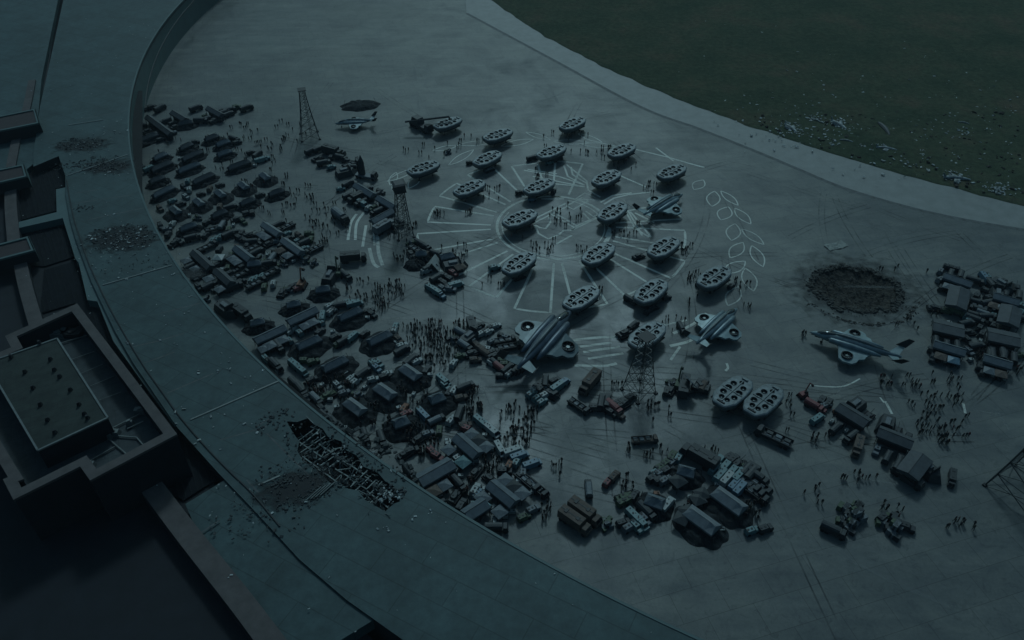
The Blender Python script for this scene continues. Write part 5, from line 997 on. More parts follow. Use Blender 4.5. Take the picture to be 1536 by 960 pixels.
for k, c, x, y, d in (('jeep', 'teal', 1018, 686, 60), ('jeep', 'green', 1008, 684, 60), ('jeep', 'grey', 1009, 692, 40), ('jeep', 'green', 1000, 693, 40), ('jeep', 'green', 992, 700, 30), ('jeep', 'teal', 984, 708, 30), ('jeep', 'grey', 991, 708, 30), ('jeep', 'dark', 980, 716, 30), ('jeep', 'dark', 990, 719, 30), ('jeep', 'grey', 998, 720, 30), ('jeep', 'dark', 1001, 704, 30), ('canopy', 'dark', 1016, 726, 30), ('van', 'teal', 1076, 694, 48), ('van', 'teal', 1073, 702, 48), ('van', 'teal', 1087, 701, 48), ('van', 'teal', 1081, 712, 48), ('van', 'teal', 1098, 708, 48), ('van', 'white', 1091, 718, 48), ('van', 'teal', 1109, 713, 48), ('van', 'blue', 1102, 726, 48), ('van', 'blue', 1110, 733, 48),
        ('canvas', 'dark', 1121, 704, 48), ('canvas', 'dark', 1128, 710, 48), ('flat', 'dark', 1119, 724, -35), ('flat', 'dark', 1126, 731, -35), ('flat', 'dark', 1132, 740, -35), ('canvas', 'dark', 1137, 716, -35), ('flat', 'dark', 1138, 728, -35), ('jeep', 'dark', 1093, 685, 40), ('jeep', 'dark', 1100, 688, 40), ('tank', 'dark', 1106, 695, 40), ('crates', 'dark', 1114, 698, 40), ('gen', 'white', 1076, 725, 0), ('gen', 'white', 1036, 745, 0), ('gen', 'white', 1005, 718, 0), ('canopy', 'dark', 1052, 745, 20), ('canopy', 'dark', 1046, 753, 20)):
    put(k, c, x, y, d, C9, sc=.94)
pad(1028, 712, 4.4, 3.6, 3.4, 2.6, -15, 'small grey hexagonal tent between the dark box truck and the parallel vans', 1, 1.0)
pad(1092, 756, 6.4, 5.0, 6.6, 3.2, -36, 'big grey hipped tent on netting directly below the parallel vans', 0, 1.0); pad(1051, 785, 6.2, 5.0, 6.6, 3.2, -36, 'big grey hipped tent on netting, left of the one below the vans', 0, 1.0)
pad(981, 757, 4.4, 4.0, 3.6, 2.8, -20, 'small hexagonal tent on netting with a white jeep at its side, near the frame bottom', 1, 1.0)
C10 = 'near the bottom of the frame in the centre'
for k, c, x, y, d in (('tank', 'green', 938, 745, 20), ('jeep', 'green', 944, 748, 30), ('jeep', 'green', 935, 752, 30), ('jeep', 'dark', 951, 743, 60), ('van', 'white', 1001, 757, 50), ('gen', 'rust', 985, 739, 0), ('van', 'teal', 952, 776, -45), ('van', 'teal', 960, 783, -45), ('jeep', 'teal', 955, 790, -45), ('jeep', 'grey', 967, 779, -45), ('jeep', 'dark', 935, 783, 20), ('crates', 'green', 910, 782, 20), ('jeep', 'grey', 944, 790, 30), ('jeep', 'red', 912, 722, 50), ('jeep', 'brown', 921, 714, 50), ('canvas', 'grey', 883, 733, 95), ('box', 'brown', 878, 772, -35), ('box', 'brown', 863, 785, -35), ('canopy', 'dark', 1030, 772, 20), ('canopy', 'dark', 1021, 782, 60), ('gen', 'white', 1083, 793, 0), ('jeep', 'teal', 1128, 795, 20), ('jeep', 'dark', 1148, 792, 20), ('canvas', 'dark', 970, 768, -45)):
    put(k, c, x, y, d, C10, sc=.92)
# under the barges
CB = 'tucked under or beside the barges of the chalk wheel'
for k, c, x, y, d in (('jeep', 'dark', 705, 243, 10), ('canvas', 'dark', 798, 237, 15), ('jeep', 'dark', 805, 234, 15), ('jeep', 'teal', 824, 243, 10), ('canvas', 'dark', 836, 238, 20), ('jeep', 'dark', 780, 288, 10), ('jeep', 'blue', 798, 298, 10), ('jeep', 'dark', 830, 286, 60), ('tank', 'grey', 734, 253, 20), ('tank', 'dark', 958, 383, 20), ('jeep', 'dark', 987, 391, 10), ('tank', 'dark', 778, 414, 20), ('tank', 'dark', 978, 460, 20), ('jeep', 'dark', 972, 466, 40), ('canvas', 'dark', 946, 450, -30), ('jeep', 'dark', 1000, 445, 20), ('jeep', 'dark', 1048, 422, 70), ('jeep', 'dark', 1097, 428, 40), ('canvas', 'dark', 1022, 492, -60), ('crates', 'grey', 672, 226, 10)):
    put(k, c, x, y, d, CB, sc=.82)
# right side
C11 = 'in the group ending in the red truck at the lower right'
T = shed((1259, 606), (1303, 633), 3.6, 'long dark tent right of the red truck at the lower right', 2, 3.2); flank(T, 3.6, -1, [('gen', 'white'), ('canvas', 'dark'), ('gen', 'white'), ('canvas', 'dark')], 'under the long tent right of the red truck', 0, 0); flank(T, 3.6, 1, [('slab', 'dark'), ('tank', 'dark')], 'behind the long tent right of the red truck', 0, 0)
T = shed((1318, 643), (1371, 664), 3.6, 'long dark tent running down to the slanted roof at the lower right', 2, 3.2); flank(T, 3.6, -1, [('jeep', 'grey'), ('canvas', 'dark'), ('canvas', 'dark')], 'under the long tent running to the slanted roof', 0, 0); flank(T, 3.6, 1, [('slab', 'dark'), ('tank', 'dark'), ('jeep', 'dark')], 'behind the long tent running to the slanted roof', 0, 0)
T = shed((1362, 710), (1385, 680), 4.6, 'wide slanted roof tent at the lower end of the lower right tents', 2, 3.4); put('slab', 'dark', 1392, 706, -40, 'beside the slanted roof tent at the lower right', .9); put('flat', 'dark', 1362, 717, -35, 'beside the slanted roof tent at the lower right', 1.0); put('canvas', 'dark', 1347, 697, 60, 'beside the slanted roof tent at the lower right', .9)
for k, c, x, y, d in (('canvas', 'red', 1221, 609, -30), ('jeep', 'red', 1230, 612, -30), ('jeep', 'grey', 1238, 608, 20), ('jeep', 'dark', 1243, 603, 60), ('jeep', 'dark', 1233, 600, 60), ('van', 'teal', 1226, 628, 35), ('gen', 'rust', 1254, 616, 0)):
    put(k, c, x, y, d, C11, sc=.92)
put('crane', 'red', 1205, 591, 20, 'alone between the two nearest barges and the red truck', .62)
put('box', 'brown', 1286, 672, 255, 'alone below the long tents at the lower right', .68); put('box', 'dark', 1428, 718, 265, 'alone right of the slanted roof tent', .55)
put('crates', 'dark', 1279, 768, 20, 'near the frame bottom at the lower right, left pile', 1.6); put('crates', 'dark', 1272, 782, 50, 'near the frame bottom at the lower right, left pile', 1.3); put('crates', 'dark', 1336, 786, 50, 'near the frame bottom at the lower right, right pile', 1.6); put('jeep', 'dark', 1360, 790, -20, 'beside the right crate pile at the lower right'); put('canvas', 'dark', 1250, 796, -25, 'beside the left crate pile at the lower right'); put('jeep', 'dark', 1325, 775, 40, 'beside the right crate pile at the lower right')
T = shed((1418, 410), (1459, 424), 3.0, 'long grey tent, first at the right beyond the crater', 1, 3.0); flank(T, 3.0, -1, [('jeep', 'dark'), ('canopy', 'grey'), ('canopy', 'grey'), ('jeep', 'dark'), ('jeep', 'dark')], 'under the first tent right of the crater', 0, 0); flank(T, 3.0, 1, [('canvas', 'dark'), ('canvas', 'dark'), ('jeep', 'dark')], 'behind the first tent right of the crater', 0, 0)
T = shed((1490, 440), (1532, 452), 3.0, 'long grey tent at the right edge level with the crater', 1, 3.0); flank(T, 3.0, -1, [('canopy', 'brown'), ('canopy', 'grey'), ('jeep', 'dark'), ('canopy', 'grey')], 'under the right edge tent level with the crater', 0, 0); flank(T, 3.0, 1, [('slab', 'dark'), ('canvas', 'dark'), ('jeep', 'dark')], 'behind the right edge tent level with the crater', 0, 0)
T = shed((1435, 458), (1441, 430), 5.0, 'broad square-roofed tent right of the crater', 2, 3.2); flank(T, 5.0, -1, [('canvas', 'dark'), ('canvas', 'dark'), ('canvas', 'dark')], 'right of the broad square-roofed tent', 0, 0)
T = shed((1513, 484), (1519, 458), 5.0, 'broad square-roofed tent at the right edge', 2, 3.2); flank(T, 5.0, 1, [('flat', 'dark'), ('canvas', 'grey'), ('flat', 'dark')], 'left of the broad roof at the right edge', 0, 0)
T = shed((1402, 484), (1446, 494), 5.0, 'wide dark flat tent, left one of the two below the square roofs', 2, 3.0); flank(T, 5.0, -1, [('canvas', 'dark'), ('canvas', 'dark'), ('canvas', 'dark')], 'below the left wide dark tent', 0, 0)
T = shed((1484, 498), (1530, 508), 5.2, 'wide dark flat tent, right one of the two below the square roofs', 2, 3.0); flank(T, 5.2, -1, [('canvas', 'dark'), ('canvas', 'dark'), ('canvas', 'dark')], 'below the right wide dark tent', 0, 0)
T = shed((1402, 512), (1450, 526), 3.0, 'long bluish tent, lowest on the left at the right side', 1, 3.0); flank(T, 3.0, -1, [('jeep', 'dark'), ('canopy', 'brown'), ('gen', 'white'), ('canopy', 'blue'), ('gen', 'grey')], 'under the lowest left bluish tent', 0, 0)
T = shed((1476, 533), (1520, 546), 3.0, 'long bluish tent, lowest at the right edge', 1, 3.0); flank(T, 3.0, -1, [('jeep', 'dark'), ('canopy', 'grey'), ('gen', 'white'), ('canopy', 'brown'), ('gen', 'white')], 'under the lowest right bluish tent', 0, 0); flank(T, 3.0, 1, [('canvas', 'dark'), ('canvas', 'dark')], 'behind the lowest right bluish tent', 0, 0)
C12 = 'among the tents at the right edge of the frame'
for k, c, x, y, d in (('jeep', 'grey', 1411, 406, 60), ('jeep', 'grey', 1411, 419, 30), ('gen', 'white', 1421, 396, 0), ('gen', 'white', 1429, 399, 0), ('gen', 'grey', 1437, 401, 0), ('jeep', 'dark', 1424, 401, -15), ('jeep', 'dark', 1435, 404, -15), ('van', 'blue', 1477, 418, -50), ('jeep', 'teal', 1482, 417, -50), ('canvas', 'dark', 1486, 428, -50), ('gen', 'white', 1492, 432, 0), ('slab', 'dark', 1503, 430, -30), ('canvas', 'dark', 1462, 422, -15), ('tank', 'dark', 1403, 461, -5), ('jeep', 'dark', 1412, 463, -10), ('jeep', 'green', 1420, 466, -10), ('canvas', 'green', 1434, 468, -20), ('jeep', 'teal', 1450, 474, 60), ('jeep', 'teal', 1453, 479, 60), ('canvas', 'dark', 1462, 480, -20), ('jeep', 'dark', 1470, 490, 60), ('jeep', 'dark', 1473, 500, 60), ('canvas', 'dark', 1480, 476, 0), ('jeep', 'teal', 1489, 474, 60), ('jeep', 'teal', 1533, 457, 60), ('jeep', 'teal', 1531, 468, 60), ('jeep', 'dark', 1398, 522, 60), ('gen', 'white', 1398, 519, 0), ('gen', 'white', 1403, 480, 0), ('gen', 'white', 1424, 482, 0), ('gen', 'white', 1523, 505, 0), ('gen', 'white', 1505, 496, 0), ('tank', 'dark', 1531, 477, 10), ('jeep', 'dark', 1470, 549, 70), ('jeep', 'dark', 1484, 446, 10), ('canvas', 'dark', 1482, 455, 10)):
    put(k, c, x, y, d, C12, sc=.9)
# crane carrier with the long boom
o = v_boomcar('dark'); p = G(632, 188, 1.5); o.location = (p.x, p.y, 0); o.rotation_euler = (0, 0, yaw_img(632, 188, -28)); o.scale = (.95,) * 3
bt = Matrix.Translation(o.location) @ Matrix.Rotation(o.rotation_euler[2], 4, 'Z')
q0 = bt.inverted() @ Vector((G(606, 181, 4.5).x, G(606, 181, 4.5).y, 4.2)); q1 = bt.inverted() @ Vector((G(676, 174, 5.5).x, G(676, 174, 5.5).y, 5.5))
mb = MB(); mb.bar(q0, q1, .38, 6); bo = mb.build('boom', VM['dark'], o); mb = MB(); mb.bar(q1, q1 + Vector((0, 0, -1.2)), .3, 6); mb.build('hook_block', M_DK, bo)
tag(o, 'dark wheeled crane carrier with a long horizontal boom near the farthest barge', 'crane')
pad(540, 155, 8, 5, 0, 0, 5, 'dark low netting mound at the top edge above the small teal aircraft', 2, 1)
rf_ = random.Random(21); PADS = [(o.location.x, o.location.y) for o in S.objects if o.parent is None and o.name.startswith('netting_tent')]; SH = [(o.location.x, o.location.y) for o in S.objects if o.parent is None and o.name.startswith('long_tent')]
for cx, cy, rx, ry, n_, t in ((500, 590, 60, 40, 22, 'squeezed between the hipped netting tents and the roof edge'), (640, 620, 60, 40, 22, 'squeezed between the shiny gabled tents and the panelled tents'), (350, 400, 60, 30, 20, 'squeezed in among the long tents near the roof edge'), (300, 320, 70, 40, 20, 'loose in the lanes between the far netting tents'), (740, 740, 60, 36, 18, 'squeezed around the lower panelled tent'), (420, 370, 50, 24, 12, 'loose beside the teal-ended long tent'), (1010, 770, 80, 20, 14, 'loose between the tents along the frame bottom'), (1480, 480, 50, 60, 14, 'squeezed between the tents at the right side'), (720, 520, 40, 26, 8, 'loose at the rim of the vehicle pile')):
    k = tr_ = 0
    while k < n_ and tr_ < 400:
        tr_ += 1; x, y = cx + rx * rf_.uniform(-1, 1), cy + ry * rf_.uniform(-1, 1); p = G(x, y, .8)
        if math.hypot(p.x - RC[0], p.y - RC[1]) > RR - 3 or any(abs(p.x - q[0].location.x) + abs(p.y - q[0].location.y) < 3.1 for q in PLACED) or any(math.hypot(p.x - a, p.y - b) < 5.2 for a, b in PADS) or any(math.hypot(p.x - a, p.y - b) < 4 for a, b in SH): continue
        kd, c_ = rf_.choice((('jeep', 'dark'), ('jeep', 'dark'), ('canvas', 'dark'), ('jeep', 'grey'), ('jeep', 'green'), ('tank', 'dark'), ('gen', 'white'), ('jeep', 'white'), ('canvas', 'grey'), ('crates', 'dark'), ('jeep', 'brown')))
        put(kd, c_, x, y, rf_.choice((30, -35, 60, 15, 80)) + rf_.uniform(-10, 10), t, .88); k += 1
# ------------------------------------------------------------------ labels for everything placed
ORD = ['leftmost', 'second from left', 'third from left', 'fourth from left', 'fifth from left', 'sixth from left', 'seventh from left', 'eighth from left', 'ninth from left', 'tenth from left', 'eleventh from left', 'twelfth from left', 'thirteenth from left', 'fourteenth from left', 'fifteenth from left', 'sixteenth from left', 'seventeenth from left', 'eighteenth from left', 'nineteenth from left', 'twentieth from left']
grp = {}
for t in PLACED: grp.setdefault((t[5], t[1], t[2]), []).append(t)
for (clu, kind, c), L_ in grp.items():
    L_.sort(key=lambda t: t[3]); n = len(L_)
    for i, t in enumerate(L_):
        desc = CW[c] + ' ' + BUILD[kind][1]
        if n == 1: lb = f'{desc} {clu}'
        elif n > 2 and i == n - 1: lb = f'rightmost {desc} {clu}'
        elif n == 2: lb = f"{('left', 'right')[i]} one of two: {desc} {clu}"
        elif i < 20: lb = f'{ORD[i]} {desc} {clu}'
        else: lb = f'number {i + 1} from left, {desc} {clu}'
        w = lb.split()
        if len(w) > 16: lb = lb.replace('vehicle with a gun', 'gun vehicle').replace('long armoured', 'armoured').replace('one of two: ', '').replace(' with a raised arm', '').replace('the ', '')
        w = lb.split(); tag(t[0], ' '.join(w[:16]), BUILD[kind][2], {'jeep': 'armoured jeeps', 'canvas': 'canvas trucks', 'box': 'box trucks', 'flat': 'flatbed trucks', 'tank': 'tracked gun vehicles', 'van': 'armoured vans', 'gen': 'generators', 'canopy': 'canopy tents', 'crates': 'crate stacks'}.get(kind, kind + 's') + ' on the tarmac')
print('placed', len(PLACED))

# ------------------------------------------------------------------ lattice towers
M_LAT = mat('dark_lattice_steel', (0.05, 0.058, 0.06), .5, .4, var=.3)
def tower(px, py, w0, w1, h, rot, lb, cabin=False, th=.12):
    p = G(px, py); o = empty('lattice_tower', (p.x, p.y, 0), rot); w0 /= 2; w1 /= 2
    def c(k, t): s = w0 + (w1 - w0) * (1 - (1 - t) ** 1.35); x, y = ((-1, -1), (1, -1), (1, 1), (-1, 1))[k % 4]; return Vector((x * s, y * s, h * t))
    N_ = 7; ts = [1 - (1 - i / N_) ** 1.15 for i in range(N_ + 1)]
    for k in range(4):
        l = MB()
        for i in range(N_): l.bar(c(k, ts[i]), c(k, ts[i + 1]), th)
        l.build('leg', M_LAT, o); f = MB(); b = c(k, 0); f.box(b.x - .4, b.x + .4, b.y - .4, b.y + .4, 0, .35, .05, .05); f.build('footing', M_DK, o)
    for k in range(4):
        br = MB()
        for i in range(N_):
            a, b, d, e_ = c(k, ts[i]), c(k + 1, ts[i]), c(k, ts[i + 1]), c(k + 1, ts[i + 1])
            br.bar(a, e_, th * .55); br.bar(b, d, th * .55); br.bar(d, e_, th * .6)
            if i == 0: m_ = (a + e_) / 2; br.bar(m_, (a + d) / 2, th * .4); br.bar(m_, (b + e_) / 2, th * .4)
        br.build('bracing', M_LAT, o)
    t = MB(); t.box(-w1 * 1.5, w1 * 1.5, -w1 * 1.5, w1 * 1.5, h, h + .2); t.build('platform', M_DK, o)
    if cabin:
        t = MB(); t.box(-w1 * 1.4, w1 * 1.4, -w1 * 1.4, w1 * 1.4, h + .2, h + 2.4, .15, .15); t.build('cabin', VM['dark'], o); t = MB(); t.box(-w1 * 1.7, w1 * 1.7, -w1 * 1.7, w1 * 1.7, h + 2.4, h + 2.7, .6, .6); t.build('roof', VM['dark'], o)
    lad = MB(); a = Vector((w0 * .1, -w0 * .2, 0)); lad.bar(a, (w1 * .1, -w1 * .2, h), .07); lad.bar(a + Vector((.5, 0, 0)), (w1 * .1 + .4, -w1 * .2, h), .07)
    for i in range(26): t_ = i / 26; lad.bar((w0 * .1 + (w1 - w0) * .1 * t_, -w0 * .2 - (w1 - w0) * .2 * t_, h * t_), (w0 * .1 + .5 + (w1 - w0) * .1 * t_, -w0 * .2 - (w1 - w0) * .2 * t_, h * t_), .035)
    lad.build('ladder', M_LAT, o)
    tag(o, lb, 'tower', 'steel lattice towers'); return o
tower(958, 587, 5.4, 2.0, 16.5, .62, 'steel lattice tower standing in front of a barge at the centre bottom', False, .12)
tower(606, 352, 4.6, 2.2, 14.5, .4, 'steel lattice tower with a dark cabin on top, left of the chalk wheel', True, .11)
tower(465, 205, 6.0, 1.8, 17, .3, 'farthest steel lattice tower, above the dark convoy', False, .12)
tower(1534, 738, 10, 3.4, 24, .55, 'big steel lattice tower cut by the right edge of the frame', False, .17)

# ------------------------------------------------------------------ wrecks and litter on the grass
M_WK = mat('scorched_aluminium', (0.20, 0.22, 0.22), .6, .2, var=.8, scale=.9)
def wreck(px, py, L_, deg, lb, dark=False, wings=True):
    L_ *= .72; p = G(px, py, .8); o = empty('crashed_aircraft', (p.x, p.y, .3), yaw_img(px, py, deg)); rnd = random.Random(int(px)); m = VM['dark'] if dark else M_WK
    r = L_ * .07; b = MB(); rg = []
    for i in range(7):
        t = i / 6; q = r * (.35 + 1.1 * math.sin(PI * min(1, t * .8 + .15))); rg.append([(L_ * (t - .5), q * math.cos(2 * PI * k / 9) + .5 * math.sin(t * 3), r * .6 + q * .8 * math.sin(2 * PI * k / 9)) for k in range(9)])
    b.loft(rg); b.build('fuselage', m, o)
    if wings:
        for s in (-1, 1):
            w = MB(); l = L_ * rnd.uniform(.2, .42); w.add([(L_ * .12, s * r, .5), (-L_ * .12, s * r, .5), (-L_ * .2, s * l, .3 + rnd.random()), (0, s * l, .2)] + [(L_ * .12, s * r, .3), (-L_ * .12, s * r, .3), (-L_ * .2, s * l, .15), (0, s * l, .05)], [(0, 1, 2, 3), (7, 6, 5, 4), (0, 4, 5, 1), (1, 5, 6, 2), (2, 6, 7, 3), (3, 7, 4, 0)]); fixn(w.build('wing', m, o))
        t = MB(); t.add([(-L_ * .5, 0, r), (-L_ * .38, 0, r), (-L_ * .52, .1, r * 3.2), (-L_ * .58, .1, r * 3.2)] + [(-L_ * .5, .15, r), (-L_ * .38, .15, r), (-L_ * .52, .25, r * 3.2), (-L_ * .58, .25, r * 3.2)], [(0, 1, 2, 3), (7, 6, 5, 4), (0, 4, 5, 1), (1, 5, 6, 2), (2, 6, 7, 3), (3, 7, 4, 0)]); fixn(t.build('tail_fin', m, o))
    tag(o, lb, 'wreck', 'wrecked aircraft on the infield grass')
wreck(1186, 191, 9, -35, 'pale wrecked fuselage on the grass, leftmost near the lane edge'); wreck(1258, 186, 10, -30, 'pale broken aircraft wreck with bent wings on the grass, left of the dark hulk')
wreck(1326, 193, 13, -50, 'dark burnt hulk lying on the grass', True, False); wreck(1270, 210, 6, -10, 'small pale wing piece on the grass below the broken wreck', False, False); wreck(1330, 222, 9, -8, 'grey wreck lying on the grass below the dark hulk')
wreck(1436, 267, 11, -6, 'white slim helicopter wreck on the grass near the right', False, True); wreck(1224, 179, 5, -20, 'small pale wreck fragment on the grass above the leftmost fuselage', False, False); wreck(1446, 183, 5, -10, 'single pale panel wreck on the grass at the upper right', False, False); wreck(1498, 285, 6, 60, 'pale tangled wreck on the grass beside the lane at the right edge')
rb = MB()
for (x, y) in ((1186, 191), (1258, 186), (1326, 193), (1330, 222), (1436, 267), (1498, 285), (1224, 179)): rubble(rb, G(x, y), 4, 3.4, 34, .2, .8, .35, 0, .4)
for (x, y, rx, ry, n_) in ((1195, 200, 8, 4, 26), (1262, 195, 10, 6, 50), (1330, 222, 10, 4, 40), (1330, 205, 6, 3, 20), (1249, 215, 2, 3, 12), (1365, 238, 8, 3, 14), (1380, 250, 7, 2, 12), (1300, 248, 4, 1, 4), (1335, 246, 5, 2, 8), (1415, 175, 8, 3, 12), (1383, 226, 2, 1.5, 8), (1350, 182, 10, 1.5, 10), (1440, 196, 6, 3, 8), (1500, 283, 7, 5, 40), (1512, 217, 2, 1, 3), (1515, 233, 2, 1, 3), (1408, 258, 4, 2, 10), (1150, 202, 10, 2, 14), (1192, 220, 4, 1, 10), (1212, 215, 3, 2, 4), (1260, 168, 2, 1, 3), (1430, 243, 3, 1, 3), (1160, 212, 4, 1, 6), (1480, 276, 6, 1, 10), (1325, 263, 1, .5, 2), (1375, 200, 70, 34, 130), (1250, 175, 46, 22, 80), (1470, 170, 70, 40, 130), (1200, 80, 60, 50, 40)):
    rubble(rb, G(x, y), rx, ry, n_, .15, .85, .35, 0, .3)
tag(rb.build('grass_litter', M_SHARD), 'pale wreckage fragments scattered over the infield grass', 'wreckage', kind='stuff')
rb = MB()
for k in range(260):
    x, y = random.uniform(1130, 1536), random.uniform(170, 300)
    p = G(x, y)
    if (p.x - GC[0]) ** 2 + (p.y - GC[1]) ** 2 < (GR - 1) ** 2: rubble(rb, p, .5, .5, 1, .3, 1.3, .3, 0, .35)
tag(rb.build('grass_clods', mat('dark_earth_clods', (.03, .026, .02), .95, var=.5)), 'dark clods of torn earth lying over the infield grass', 'clods', kind='stuff')
o = empty('canvas_sheet', (*G(1254, 369)[:2], 0), yaw_img(1254, 369, 15)); mb = MB(); rg = []
for i in range(9):
    rg.append([(-3.2 + i * .8, -1.5 + j * .75 + .2 * math.sin(i), .08 + .35 * max(0, mnoise.noise(Vector((i * .9, j * .9, 0))) + .3)) for j in range(5)])
mb.v = [p for r_ in rg for p in r_]; mb.f = [(i * 5 + j, i * 5 + j + 1, (i + 1) * 5 + j + 1, (i + 1) * 5 + j) for i in range(8) for j in range(4)]; fixn(mb.build('cloth', mat('pale_dirty_canvas', (.22, .23, .21), .8, var=.3), o)); tag(o, 'pale crumpled canvas sheet lying on the tarmac above the crater', 'canvas')

# ------------------------------------------------------------------ people
M_SKIN = mat('skin', (0.35, 0.22, 0.17), .6, var=.1); M_HAIR = mat('helmet_dark', (0.02, 0.02, 0.02), .6)
CLO = [mat('black_uniform', (0.018, 0.02, 0.022), .85, var=.3), mat('dark_green_uniform', (0.03, 0.036, 0.026), .85, var=.3), mat('slate_jacket', (0.045, 0.05, 0.055), .85, var=.3), mat('brown_jacket', (0.06, 0.042, 0.034), .85, var=.3), mat('red_jacket', (0.13, 0.03, 0.03), .8, var=.3)]
def person_mesh(step, arm, lean, mi):
    V = [(0, 0, .98), (0, 0, 1.18), (.02 * lean, 0, 1.40), (.04 * lean, 0, 1.52), (.06 * lean, 0, 1.60), (.08 * lean, 0, 1.72)]; E_ = [(0, 1), (1, 2), (2, 3), (3, 4), (4, 5)]; Rd = [.17, .15, .18, .075, .10, .095]
    def add(p, r, j): V.append(p); Rd.append(r); E_.append((j, len(V) - 1)); return len(V) - 1
    for s in (-1, 1):
        f = step * s
        h = add((0, s * .11, .90), .115, 0); k = add((f * .5, s * .12, .50), .08, h); a = add((f * .95, s * .12, .10), .055, k); add((f * .95 + .16, s * .13, .04), .05, a)
        sh = add((.02 * lean, s * .2, 1.40), .075, 2); el = add((-f * .35 * arm + .05, s * .25, 1.12), .055, sh); ha = add((-f * .8 * arm + .14, s * .25, .90 + .12 * arm), .04, el); add((-f * .8 * arm + .19, s * .24, .82 + .12 * arm), .035, ha)
    me = bpy.data.meshes.new('tmp'); me.from_pydata(V, E_, []); o = bpy.data.objects.new('tmp', me); COL.objects.link(o)
    md = o.modifiers.new('s', 'SKIN'); 
    for i, sv in enumerate(me.skin_vertices[0].data): sv.radius = (Rd[i], Rd[i] * (1.15 if i in (1, 2) else 1)); sv.use_root = (i == 0)
    ss = o.modifiers.new('u', 'SUBSURF'); ss.levels = 1; ss.render_levels = 1
    dg = bpy.context.evaluated_depsgraph_get(); dg.update(); m2 = bpy.data.meshes.new_from_object(o.evaluated_get(dg)); bpy.data.objects.remove(o)
    m2.name = 'person'; m2.materials.clear()
    for m in (CLO[mi], CLO[(mi + 1) % 3], M_SKIN, M_HAIR): m2.materials.append(m)
    for p in m2.polygons:
        z = p.center.z; p.use_smooth = True
        p.material_index = 3 if (z > 1.70 or (z > 1.58 and p.center.x < .03 * lean)) or z < .09 else 2 if z > 1.55 or (abs(p.center.y) > .2 and z < .92 and z > .7) else 1 if z < .98 else 0
    return m2
PM = [person_mesh(*a) for a in ((.0, .2, 0, 0), (.18, .8, .6, 1), (.25, 1, 1, 2), (.08, 1.4, .3, 0), (.12, .5, .8, 3), (.2, .9, 1, 0), (.03, 1.8, 0, 1), (.22, .7, .8, 4))]
